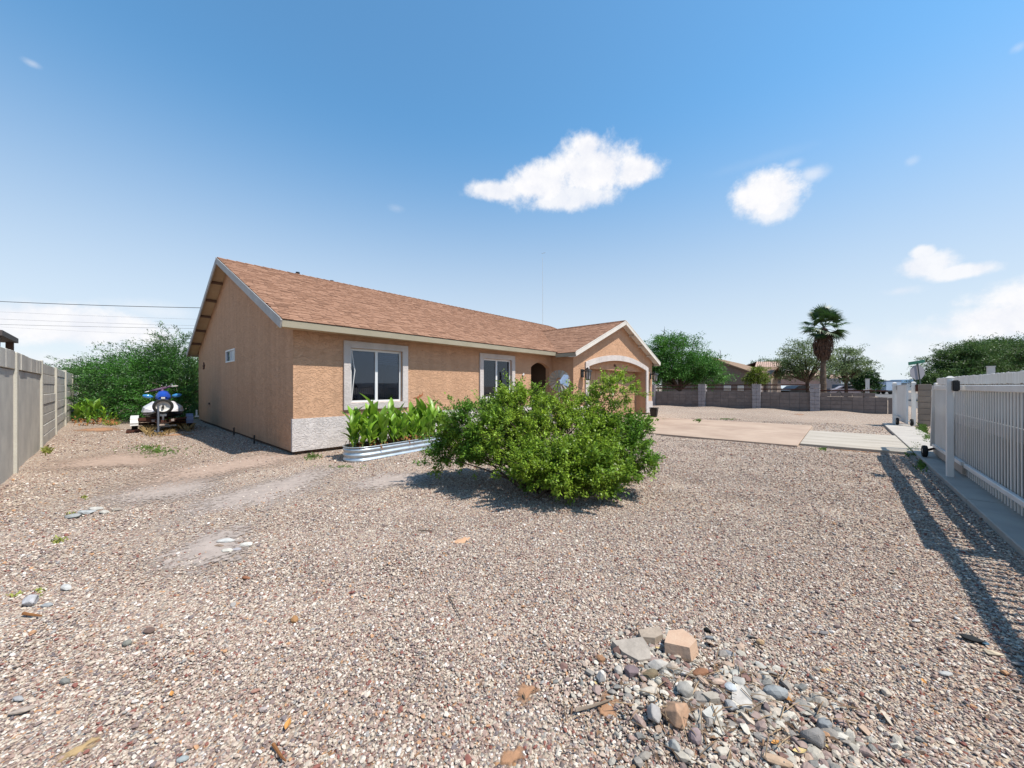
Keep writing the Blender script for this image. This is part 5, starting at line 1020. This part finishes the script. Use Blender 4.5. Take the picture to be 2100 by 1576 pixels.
# overhead wires
for i, (ya, yb, yc, rr_, d) in enumerate([(617.5, 627, 631.5, .035, 42), (639, 649, 657, .012, 52), (654, 663, 670, .016, 56), (667, 671, 674, .018, 50), (668, 682, 691, .010, 58)]):
    a, m_, b = P(-120, ya-5, d), P(215, yb, d), P(560, yc+2, d); pts = []
    for k in range(17): t_ = k/16; pts.append(a*(1-t_)*(1-t_)+(m_*2-(a+b)/2)*2*t_*(1-t_)+b*t_*t_)
    tag(MB().tube(pts, rr_, 4).build('utility_wire', mat('wire_grey', (.10, .11, .12) if i in (0, 3) else (.25, .26, .28), .7)), ['topmost and thickest overhead wire left of the house', 'second overhead wire from the top, faint', 'third overhead wire from the top', 'fourth overhead wire from the top, darker', 'lowest and faintest overhead wire, dipping to the trees'][i], 'wire', 'overhead wires left of the house')
c = P(179, 790, 70); up_ = thing('utility_pole', 'tiny distant utility pole above the mesquites', 'pole', (c.x, c.y, 0)); t_ = P(179, 744, 70); MB().tube([(c.x, c.y, 0), t_], .14, 6).build('pole_shaft', 'bark', up_); MB().beam(t_-RT*.9-Vector((0, 0, .6)), t_+RT*.9-Vector((0, 0, .6)), .1, .1).build('cross_arm', 'bark', up_)

# ------------------------------------------------------------------ jet ski on its trailer
def jetski():
    o0 = P(334.5, 885, 10.85); o0.z = 0; d = Vector((CAM.x-o0.x, CAM.y-o0.y, 0)).normalized(); rz = math.atan2(d.y, d.x); T = thing('boat_trailer', 'low rusty trailer with white fenders, jack post and spare wheel', 'trailer', o0, rz)
    T.scale = (1, .74, 1)
    def B(name, m, mb, par=T, sm=False): return mb.build(name, m, par, sm, True)
    # local: +x towards the viewer, +y to the right in the picture
    for s in (-1, 1):
        w = B('wheel', 'blackrub', MB().lathe([(.09, -.075), (.175, -.08), (.205, -.06), (.21, 0), (.205, .06), (.175, .08), (.09, .075)], (0, s*.79, .21), 'y', 24), T, True); MB().lathe([(0, -.05), (.09, -.075), (.09, .075), (0, .05)], (0, s*.79, .21), 'y', 16).build('rim', 'white', w, True, True).matrix_local = Matrix.Identity(4)
        fm = MB(); pr = [(-.32, .24), (-.26, .38), (-.14, .465), (.10, .465), (.26, .40), (.32, .28)]
        for (x0, z0), (x1, z1) in zip(pr[:-1], pr[1:]): fm.hexa([(x0, s*.79-.11, z0), (x0, s*.79+.11, z0), (x1, s*.79+.11, z1), (x1, s*.79-.11, z1), (x0, s*.79-.11, z0+.02), (x0, s*.79+.11, z0+.02), (x1, s*.79+.11, z1+.02), (x1, s*.79-.11, z1+.02)])
        fm.hexa([(.27, s*.79-.11, .22), (.32, s*.79-.11, .22), (.32, s*.79+.11, .22), (.27, s*.79+.11, .22), (.22, s*.79-.11, .42), (.27, s*.79-.11, .42), (.27, s*.79+.11, .42), (.22, s*.79+.11, .42)])
        B('fender', 'white' if s < 0 else mat('blue_grey_fender', (.20, .22, .33), .5), fm); B('bunk', mat('carpeted_bunk', (.40, .33, .30), .9), MB().beam((-.9, s*.30, .40), (.75, s*.26, .36), .10, .06))
    fr = MB(); fr.beam((0, -.76, .24), (0, .76, .24), .06, .06); fr.beam((.55, -.68, .40), (.55, .15, .43), .05, .09); fr.beam((.55, .10, .36), (.55, .68, .40), .05, .05); fr.beam((0, -.66, .33), (1.0, -.04, .36), .05, .07); fr.beam((0, .66, .33), (1.0, .04, .36), .05, .07); fr.beam((.85, 0, .36), (1.22, -.02, .36), .07, .07); fr.beam((-1.3, 0, .32), (1.0, 0, .33), .06, .06); B('frame', 'rust', fr)
    B('cross_bar', 'white', MB().beam((.42, -.35, .16), (.42, .38, .19), .04, .04)); B('bow_support', mat('worn_wood', (.50, .40, .34), .9), MB().beam((.62, -.22, .32), (.66, .02, .27), .03, .05).beam((.66, .02, .27), (.62, .30, .34), .03, .05))
    j = MB(); j.tube([(1.13, -.13, .06), (1.13, -.13, .78)], .032, 10); j.box(1.05, 1.21, -.20, -.06, .0, .05); j.beam((1.13, -.13, .05), (1.20, -.02, .10), .05, .04); j.beam((1.13, -.13, .05), (1.06, -.24, .12), .03, .03); B('jack_post', mat('steel_jack', (.13, .15, .19), .45, spec=.5), j)
    w = B('spare_wheel', 'blackrub', MB().lathe([(.19, -.07), (.26, -.08), (.285, -.065), (.295, 0), (.285, .065), (.26, .08), (.20, .07)], (1.05, 0, 0), 'x', 28), T, True); w.location = (0, 0, .77); w.scale = (1, 1, .70); MB().lathe([(.205, .065), (.19, .02), (.11, -.005), (.05, .015), (0, .015)], (1.05, 0, 0), 'x', 24).build('rim', 'white', w, True, True).matrix_local = Matrix.Identity(4)
    B('hub_bracket', 'black', MB().beam((1.06, 0, .72), (1.12, 0, .80), .05, .06)); B('winch', 'galv', MB().beam((.98, 0, .30), (1.0, 0, .56), .05, .05).box(.95, 1.05, -.09, .09, .50, .56)); B('marker_light', 'white', MB().box(.1, .2, .98, 1.03, .42, .60).box(.08, .22, .95, 1.08, .38, .42)); B('skid', 'rust', MB().box(-.1, .35, -1.0, -.55, .04, .10))
    # hull by cross sections, bow towards the viewer
    S = thing('jet_ski', 'white jet ski with blue hood, mirrors and handlebars sitting on the trailer', 'jet ski', o0+Vector((0, 0, .38)), rz); S.scale = (1, .74, 1)
    def loft(secs, name, m, par=S, sm=True):
        mb = MB(); n = len(secs[0][1])
        for x, pts in secs: mb.v += [(x, y, z) for y, z in pts]
        for i in range(len(secs)-1):
            for k in range(n): a = i*n+k; b = i*n+(k+1) % n; mb.f.append((a, b, b+n, a+n))
        mb.f.append(tuple(range(n))); mb.f.append(tuple(range((len(secs)-1)*n, len(secs)*n))[::-1]); return mb.build(name, m, par, sm, True)
    def hull(w, k, t): return [(-w, t), (-w*.95, k+.10), (-w*.45, k+.03), (0, k), (w*.45, k+.03), (w*.95, k+.10), (w, t)]
    loft([(-1.5, hull(.52, .02, .20)), (-.6, hull(.60, .0, .20)), (.2, hull(.58, .0, .20)), (.6, hull(.44, .04, .22)), (.88, hull(.20, .12, .25))], 'hull', mat('black_hull', (.02, .022, .028), .35, spec=.5))
    def dk(w, t, h): return [(-w, t), (-w*.92, t+h*.45), (-w*.5, t+h*.92), (0, t+h), (w*.5, t+h*.92), (w*.92, t+h*.45), (w, t)]
    loft([(-1.5, dk(.52, .205, .10)), (-.6, dk(.61, .205, .16)), (.05, dk(.62, .205, .32)), (.5, dk(.55, .215, .25)), (.88, dk(.26, .235, .05))], 'deck', mat('white_gelcoat', (.80, .78, .80), .35, (.72, .70, .74), 5, spec=.5), S, False)
    loft([(-1.3, dk(.17, .30, .16)), (-.5, dk(.19, .34, .28)), (-.15, dk(.15, .34, .24))], 'seat', 'black'); loft([(-.1, dk(.24, .36, .30)), (.25, dk(.27, .36, .26)), (.5, dk(.22, .34, .24))], 'cowl', mat('dark_maroon_cowl', (.08, .03, .045), .4))
    loft([(-.12, dk(.16, .62, .20)), (.12, dk(.23, .60, .22)), (.34, dk(.22, .58, .17)), (.46, dk(.15, .57, .08))], 'hood', mat('blue_hood', (.015, .07, .42), .25, spec=.6)); MB().box(.462, .468, -.055, .055, .585, .635).build('white_sticker', 'white', S, local=True)
    hbm = MB(); hbm.tube([(.0, -.40, .80), (.02, -.2, .84), (.0, .1, .90)], [.013, .035, .04], 8); hbm.tube([(.0, .1, .90), (.0, .22, .95)], .035, 8); hbm.tube([(.0, -.06, .55), (.0, -.02, .86)], .05, 8); hbm.build('handlebar', mat('purple_pad', (.12, .07, .12), .6), S, True, True)
    MB().tube([(.0, .22, .94), (-.02, .45, .955)], .016, 8).tube([(.0, -.40, .80), (-.02, -.52, .77)], .014, 8).build('grips', 'rake', S, True, True)
    for s in (-1, 1): 
        mm = MB().lathe([(0, -.17), (.04, -.14), (.062, -.04), (.055, .06), (.02, .13), (0, .14)], (0, 0, 0), 'y', 12).build('mirror', mat('light_blue_mirror', (.05, .26, .55), .2, spec=.7), S, True, True); mm.location = (.1, s*.42, .665+.01*s); mm.scale = (.8, 1, .9); mm.rotation_euler = (s*.12, 0, 0)
        MB().beam((.1, s*.18, .60), (.1, s*.30, .64), .02, .02).build('mirror_arm', 'black', S, local=True)
jetski()

# ------------------------------------------------------------------ weeds, twigs, rubble
def tufts(name, label, spots, m, kind='stuff', cat='weeds'):
    rr = random.Random(len(spots)*7+3); mb = MB()
    for px, py, rx, ry, n, hh in spots:
        for i in range(n):
            a = rr.uniform(0, 6.28); q = min(1.5, abs(rr.gauss(0, .62))); c = G(px+rx*q*math.cos(a), py+ry*q*math.sin(a)); z = gh(c.x, c.y)
            for k in range(3):
                b = rr.uniform(0, 6.28); h_ = hh*rr.uniform(.5, 1.2); w_ = .004+.006*rr.random(); d = Vector((math.cos(b), math.sin(b), 0)); s = Vector((-d.y, d.x, 0))*w_; p = Vector((c.x+rr.gauss(0, .01), c.y+rr.gauss(0, .01), z)); mb.poly([p-s, p+s, p+d*h_*.25+Vector((0, 0, h_*.6))+s*.6, p+d*h_*.7+Vector((0, 0, h_*.9)), p+d*h_*.25+Vector((0, 0, h_*.6))-s*.6])
    return tag(mb.build(name, m), label, cat, kind=kind)
tufts('grass', 'sparse green grass growing through the gravel near the gable corner', [(325, 926, 60, 12, 230, .035), (305, 920, 34, 8, 90, .035), (640, 937, 20, 6, 60, .05), (700, 958, 60, 5, 40, .03)], 'grass', cat='grass')
tufts('weeds', 'green weeds along the curb and beyond the far gate', [(1892, 884, 9, 12, 260, .10), (1905, 900, 8, 8, 160, .09), (1876, 926, 14, 9, 160, .06), (1890, 955, 9, 14, 90, .05), (1362, 862, 12, 3, 40, .06), (1432, 866, 8, 4, 40, .10), (1490, 861, 18, 2, 60, .05), (1690, 921, 12, 3, 30, .04)], 'grass')
tufts('weeds', 'small yellowish weeds at the foot of the left wall', [(95, 925, 10, 9, 45, .09), (145, 1057, 8, 8, 10, .03), (120, 1115, 16, 8, 22, .03), (85, 1215, 8, 7, 9, .02), (30, 1225, 8, 8, 6, .02), (172, 1022, 6, 4, 9, .03), (230, 871, 16, 3, 90, .14)], mat('yellow_green_blades', (.30, .32, .08), .8, isl_var=.3, trans=.3))
tufts('dry_grass', 'dry straw coloured grass around the trailer jack', [(305, 888, 12, 7, 90, .22), (345, 886, 16, 5, 60, .10), (372, 878, 14, 5, 80, .30), (386, 882, 8, 4, 40, .2), (330, 893, 14, 4, 40, .1)], 'drygrass', cat='dry grass')
tufts('dry_grass', 'patch of yellow grass across the side street', [(1905, 826, 16, 3.5, 420, .18)], mat('yellow_lawn', (.40, .33, .10), .9, isl_var=.3), cat='dry grass')
def litter():
    rr = random.Random(77); mb = MB()
    for i in range(1500):
        if i < 420: c = G(rr.gauss(1120, 120), rr.gauss(1005, 28))
        elif i < 700: c = G(rr.gauss(1500, 150), rr.gauss(1480, 60))
        elif i < 800: c = G(rr.uniform(690, 900), rr.uniform(940, 975))
        else: a = rr.uniform(0, 6.28); r = rr.uniform(1, 9); c = Vector((CAM.x+r*math.cos(a), CAM.y+r*math.sin(a), 0))
        if c.y < -8.7 or (c.x > 0 and c.y > -.1) or c.x < -3.2: continue
        L_ = rr.uniform(.012, .045); a = rr.uniform(0, 6.28); d = Vector((math.cos(a), math.sin(a), rr.uniform(-.1, .3))); s = Vector((-d.y, d.x, 0))*rr.uniform(.0015, .007); p = Vector((c.x, c.y, gh(c.x, c.y)+.012)); mb.poly([p, p+d*L_*.5-s, p+d*L_, p+d*L_*.5+s+Vector((0, 0, .003))])
    tag(mb.build('leaf_litter', mat('dry_litter', (.20, .12, .07), .9, (.12, .075, .045), 9, isl_var=.6)), 'fine brown dry litter of leaf bits and stalks on the gravel', 'leaf litter', kind='stuff')
litter()
def straw():
    rr = random.Random(5); mb = MB()
    for i in range(110):
        c = G(rr.gauss(1470, 130), rr.gauss(1475, 52)); a = rr.uniform(0, 6.28); L_ = rr.uniform(.03, .13); z = gh(c.x, c.y)+rr.uniform(.012, .035); d = Vector((math.cos(a), math.sin(a), rr.uniform(-.12, .18))); p = Vector((c.x, c.y, z)); mb.tube([p, p+d*L_*.5+Vector((0, 0, .004)), p+d*L_], [.0022, .002, .001], 4, False)
    tag(mb.build('dry_stalks', mat('dry_stalk', (.36, .26, .16), .9, (.20, .13, .08), 12, isl_var=.4)), 'thin dry stalks and broken twigs tangled through the rubble heap', 'stalks', kind='stuff')
straw()
def stick(pts, rad, label, m='bark'):
    q = [G(x, y) for x, y in pts]; P_ = [Vector((p.x, p.y, gh(p.x, p.y)+.012+rad)) for p in q]; return tag(MB().tube(P_, [rad*(1-.5*i/(len(P_)-1)) for i in range(len(P_))], 6).build('fallen_twig', m), label, 'twig')
stick([(1180, 1478), (1215, 1472), (1252, 1462)], .007, 'grey brown stick lying on orange dirt left of the rubble', 'twig')
stick([(920, 1233), (930, 1252), (945, 1278)], .004, 'thin dark curved twig on the gravel in the middle foreground')
stick([(1400, 1412), (1425, 1420), (1458, 1428)], .005, 'grey twig lying across the rubble heap', 'twig')
stick([(1545, 1330), (1565, 1345)], .004, 'short dark twig right of the rubble'); stick([(858, 1092), (890, 1094)], .005, 'brown twig on bare gravel below the bush shadow')
stick([(48, 1266), (85, 1271)], .009, 'flat brown wooden splinter at the far left of the gravel', 'canna_dry'); stick([(1710, 1018), (1730, 1028)], .004, 'dark twig on the gravel left of the fence shadow')
stick([(560, 1540), (578, 1568), (586, 1576)], .006, 'tan split twig at the bottom edge of the picture', 'canna_dry'); stick([(1985, 1530), (2010, 1540), (2050, 1548)], .003, 'thin curled stem in the lower right corner', 'twig')
def dleaf(px, py, L, a, label, m=None, curl=.5):
    L *= .72; c = G(px, py); z = gh(c.x, c.y)+.014; d = Vector((math.cos(a), math.sin(a), 0)); s = Vector((-d.y, d.x, 0)); mb = MB(); n = 5
    for i in range(n+1):
        t = i/n; w = L*.22*math.sin(math.pi*min(.97, max(.03, t))); ctr = Vector((c.x, c.y, z))+d*L*(t-.5)+Vector((0, 0, curl*L*(t-.5)**2)); mb.v += [tuple(ctr-s*w+Vector((0, 0, w*.6))), tuple(ctr), tuple(ctr+s*w+Vector((0, 0, w*.6)))]
    for i in range(n): k = i*3; mb.f += [(k, k+3, k+4, k+1), (k+1, k+4, k+5, k+2)]
    return tag(mb.build('fallen_leaf', m or mat('dry_orange_leaf', (.55, .27, .08), .7, trans=.2)), label, 'leaf')
yl = mat('dry_yellow_leaf', (.58, .44, .20), .7, trans=.2)
dleaf(1609, 1450, .085, 1.2, 'curled orange leaf standing at the right end of the rubble'); dleaf(1349, 1352, .035, 2.0, 'yellow leaf between the two biggest stones of the rubble', yl); dleaf(1640, 1560, .07, -.8, 'long pale yellow leaf at the lower end of the rubble', yl)
dleaf(1590, 1545, .05, -.6, 'tan curled leaf lying below the dark edged block', None); dleaf(1222, 1425, .03, 1, 'tiny yellow leaf left of the rubble heap', yl); dleaf(1895, 1408, .05, .2, 'small orange leaf on gravel far right of the rubble'); dleaf(590, 1500, .07, 1.0, 'brown curled leaf on the gravel near the bottom left'); dleaf(1695, 1545, .03, .5, 'yellow leaf beside the grey wedge shaped block', yl)
dleaf(352, 1432, .05, 1.5, 'orange brown leaf with a dark stalk in the left foreground'); dleaf(1700, 1385, .035, 1, 'pale leaf scrap midway between rubble and fence shadow', yl)
def rockm(col, c2=None):
    g_ = sum(col)/3; col = tuple(c*.68+g_*k*.32 for c, k in zip(col, (1.08, 1.0, .88)))
    return mat('rock_surface', col, .9, c2 or tuple(v*.75 for v in col), 22, 6, bump=.5, bscale=70, bdist=.004, spec=.15)
def rock(px, py, wpx, hpx, col, label, seed, sharp=True, flat=.5, rz=None, name='rock', cat='rock', c2=None, lift=.55):
    c = G(px, py+hpx*.35); d = (c-CAM).dot(FW); sx = wpx/750*d/2*1.15; me = rock_mesh(name, seed, rockm(col, c2), 1.0, 2, .35, sharp)
    dep = (math.hypot(c.x-CAM.x, c.y-CAM.y)); sy = max(.5*sx, min(sx*1.3, hpx/750*d/2*1.15)); sz = max(.25*sx, sy*flat)
    o = bpy.data.objects.new(name, me); COL.objects.link(o); o.location = (c.x, c.y, gh(c.x, c.y)+sz*lift+.006); o.scale = (sx, sy, sz); o.rotation_euler = (random.uniform(-.12, .12), random.uniform(-.12, .12), CY+(random.uniform(-.4, .4) if rz is None else rz)); return tag(o, label, cat)
def chunk(px, py, pts, th, col, label, name='concrete_chunk', cat='rubble', z=.0, tilt=(0, 0), c2=None):
    """a broken slab: outline given on the ground, real thickness"""
    q = [G(px+a, py+b) for a, b in pts]; c = sum(q, Vector())/len(q); n = len(q); mb = MB(); rr = random.Random(px); z0 = gh(c.x, c.y)+z
    top = [Vector((p.x-c.x, p.y-c.y, th)) for p in q]; bot = [Vector(((p.x-c.x)*1.05, (p.y-c.y)*1.05, -.01+rr.uniform(-.004, .004))) for p in q]; mb.poly(top); mb.poly(bot[::-1])
    for i in range(n): mb.poly([bot[i], bot[(i+1) % n], top[(i+1) % n], top[i]])
    o = mb.build(name, rockm(col, c2)); bevel_mesh(o.data, .004, 2); o.location = (c.x, c.y, z0); o.rotation_euler = (tilt[0], tilt[1], 0); return tag(o, label, cat)
chunk(1297, 1360, [(-42, -16), (20, -24), (34, -4), (38, 18), (12, 22), (-20, 6)], .028, (.44, .37, .31), 'flat tan broken paving slab at the upper left of the rubble', tilt=(.06, -.05))
chunk(1395, 1358, [(-22, -26), (8, -28), (36, 2), (22, 22), (-30, 4)], .055, (.62, .36, .22), 'large pinkish orange brick chunk with a shaded front edge in the rubble', 'brick_chunk', z=.01, tilt=(-.12, .05), c2=(.60, .42, .30))
rock(1387, 1480, 56, 54, (.56, .29, .15), 'big rounded reddish brown stone in the middle of the rubble', 3, True, .75, .3, c2=(.34, .23, .16))
chunk(1333, 1325, [(-24, -6), (20, -12), (26, 4), (10, 12), (-18, 10)], .035, (.46, .35, .26), 'pitted tan rubble lump behind the paving slab', 'rubble_lump', z=.005)
chunk(1388, 1318, [(-18, -6), (14, -4), (24, 6), (16, 10), (-6, 4)], .02, (.55, .44, .36), 'thin pinkish flake at the top of the rubble', 'stone_flake')
RK = [(1232, 1367, 19, 17, (.44, .20, .08), 'small round orange stone left of the paving slab', False, .8), (1234, 1405, 19, 24, (.68, .62, .56), 'cream white stone at the left tip of the rubble', True, .8),
      (1295, 1398, 34, 26, (.22, .15, .17), 'dark purple angular stone below the paving slab', True, .7), (1348, 1385, 38, 22, (.50, .46, .42), 'pale grey wedge stone touching the paving slab', True, .7),
      (1334, 1405, 36, 22, (.23, .17, .09), 'smooth olive brown oval stone', False, .7), (1438, 1399, 34, 20, (.36, .14, .055), 'glossy rust red stone right of the pink brick chunk', False, .6),
      (1306, 1436, 16, 14, (.66, .60, .52), 'small cream pebble beside the mottled pebble', False, .8), (1333, 1442, 38, 20, (.62, .54, .44), 'cream pebble mottled with orange', False, .7),
      (1350, 1420, 12, 20, (.60, .55, .44), 'narrow upright cream pebble', False, .7), (1404, 1440, 34, 30, (.36, .34, .31), 'grey block with a dark red spot on its corner', True, .8),
      (1341, 1487, 28, 36, (.42, .40, .40), 'grey white pointed stone left of the big brown stone', True, .9), (1380, 1393, 24, 22, (.58, .46, .36), 'pale pink stone under the brick chunk', True, .7),
      (1405, 1403, 28, 18, (.55, .53, .52), 'light grey rough stone right of centre', True, .6), (1472, 1423, 26, 20, (.60, .40, .30), 'salmon pink rounded stone', False, .7),
      (1497, 1430, 22, 28, (.52, .58, .64), 'pale blue smooth stone', False, .6), (1588, 1434, 42, 30, (.30, .33, .35), 'blue grey smooth oval cobble by the orange leaf', False, .7),
      (1554, 1441, 36, 24, (.48, .43, .37), 'flat tan grey stone left of the blue grey cobble', True, .45), (1570, 1467, 16, 22, (.24, .17, .17), 'small dark maroon stone below the cobble', True, .8),
      (1427, 1528, 24, 28, (.38, .27, .29), 'mauve rounded stone below the big brown one', False, .8), (1384, 1545, 20, 40, (.42, .42, .40), 'narrow grey upright stone with a dark side', True, .9),
      (1500, 1468, 22, 30, (.40, .40, .41), 'grey pointed stone beside the white flat slab', True, .6), (1668, 1520, 46, 40, (.30, .28, .27), 'dark grey wedge block at the right of the rubble', True, .9),
      (1690, 1492, 30, 22, (.25, .28, .31), 'dark slate stone above the grey wedge block', True, .7), (1268, 1395, 18, 18, (.56, .50, .44), 'small pale stone beside the purple one', True, .8),
      (1322, 1562, 30, 20, (.34, .30, .26), 'brown grey rounded stone near the bottom edge', False, .6), (1412, 1560, 20, 18, (.50, .44, .38), 'small tan stone on the lower slope', False, .7),
      (1480, 1558, 24, 18, (.54, .48, .40), 'cream angular stone at the bottom of the rubble', True, .6), (1590, 1570, 50, 22, (.56, .36, .22), 'orange tan stone cut by the bottom edge', False, .6),
      (1560, 1372, 20, 14, (.52, .50, .46), 'thin pale stone right of the heap top', True, .4), (1508, 1395, 24, 16, (.48, .47, .42), 'pale greenish flat stone', True, .4), (1485, 1395, 18, 18, (.50, .48, .43), 'pale grey flat stone beside the greenish one', True, .4),
      (1519, 1412, 28, 24, (.46, .44, .41), 'light grey flat flake in the middle of the rubble', True, .3), (1456, 1492, 20, 20, (.34, .31, .28), 'small grey brown stone behind the pale slab', True, .5), (1265, 1350, 16, 24, (.22, .11, .09), 'dark maroon upright stone above the paving slab', True, .8),
      (1558, 1320, 15, 13, (.55, .34, .16), 'small orange stone standing alone right of the rubble', True, .8), (1494, 1350, 26, 12, (.26, .28, .31), 'slate grey splinter right of the brick chunk', True, .4),
      (1690, 1296, 18, 12, (.25, .23, .24), 'round dark grey pebble between rubble and fence', False, .5), (1880, 1277, 16, 8, (.62, .62, .60), 'white stone chip on the gravel at the right', True, .4),
      (1995, 1316, 40, 16, (.03, .035, .04), 'black crumpled scrap on the gravel at far right', True, .5), (2036, 1347, 32, 14, (.62, .50, .34), 'flat cream stone beside the black scrap', True, .3), (2020, 1325, 16, 10, (.05, .18, .30), 'small blue scrap next to the black one', True, .4), (1938, 1386, 26, 14, (.48, .50, .50), 'pale grey pebble right of the rubble, alone', False, .5), (2090, 1372, 22, 12, (.28, .29, .30), 'grey pebble at the right edge', False, .5),
      (65, 1232, 42, 26, (.52, .52, .56), 'pale lilac grey angular rock in the left foreground', True, .8), (135, 1208, 26, 14, (.50, .50, .50), 'light grey angular rock near the left edge, farther', True, .8), (95, 1242, 26, 12, (.36, .38, .40), 'small blue grey stone beside the lilac rock', True, .5),
      (150, 1058, 34, 14, (.38, .40, .40), 'grey stone at the left of the small stone cluster', True, .5), (178, 1049, 30, 14, (.42, .45, .47), 'blue grey stone in the middle of the small cluster', True, .5), (196, 1042, 24, 10, (.56, .54, .50), 'whitish stone at the right of the small cluster', True, .5), (213, 1050, 26, 10, (.54, .50, .44), 'cream flat stone right of the small cluster', True, .4), (240, 1045, 20, 8, (.40, .34, .28), 'brown flat stone farthest right of the small cluster', True, .4),
      (466, 1130, 30, 12, (.62, .58, .50), 'cream flat stone, lowest of the pale pair cluster', True, .5), (508, 1116, 30, 14, (.66, .64, .58), 'white rounded stone right of the pale cluster', False, .6), (462, 1112, 34, 9, (.56, .56, .55), 'thin pale flake at the top of the pale cluster', True, .3), (484, 1127, 20, 12, (.40, .38, .42), 'mauve grey stone inside the pale cluster', True, .5), (450, 1122, 20, 6, (.34, .22, .15), 'brown splinter left of the pale cluster', True, .4),
      (506, 1185, 20, 11, (.42, .14, .05), 'brick red pebble on the gravel left of centre', False, .6), (604, 1270, 17, 17, (.50, .22, .05), 'orange brown pebble in the left middle foreground', False, .8), (306, 1290, 20, 14, (.20, .12, .10), 'dark brown pebble in the left foreground', True, .8),
      (262, 1315, 22, 16, (.26, .26, .22), 'olive grey round pebble in the left foreground', False, .7), (134, 1392, 18, 13, (.24, .24, .22), 'dark grey pebble above the left corner', False, .7), (374, 1558, 18, 14, (.35, .42, .44), 'blue grey pebble near the bottom left', False, .6), (540, 1460, 16, 12, (.50, .40, .38), 'pinkish pebble in the lower left', False, .6), (40, 1425, 28, 14, (.40, .40, .42), 'grey stone at the very left edge', False, .5), (40, 1452, 40, 14, (.44, .34, .28), 'tan flat stone at the very left edge', False, .4), (523, 1421, 15, 12, (.50, .22, .15), 'red pebble in the lower left middle', False, .6),
      (1451, 1297, 13, 11, (.02, .02, .02), 'round black pebble above the rubble', False, .8), (1455, 1315, 22, 10, (.20, .22, .25), 'dark slate chip just below the black pebble', True, .4)]
for i, (px, py, w_, h_, col, lb, sharp, fl_) in enumerate(RK): rock(px, py, w_, h_, col, lb, 100+i, sharp, fl_)
chunk(1527, 1462, [(-26, -24), (-4, -28), (14, 0), (16, 14), (-2, 20), (-26, 2)], .014, (.56, .52, .48), 'large flat pinkish white slab at the right of the rubble', 'stone_slab', z=.008)
chunk(1457, 1465, [(-18, -6), (4, -10), (20, 6), (0, 8)], .022, (.44, .38, .31), 'tan angular slab behind the white shell shaped one', 'stone_slab', z=.008); chunk(1462, 1494, [(-22, 0), (-6, -12), (18, -14), (20, 6), (2, 16), (-14, 10)], .014, (.56, .55, .50), 'white shell shaped flat stone in the lower rubble', 'stone_slab', z=.01)
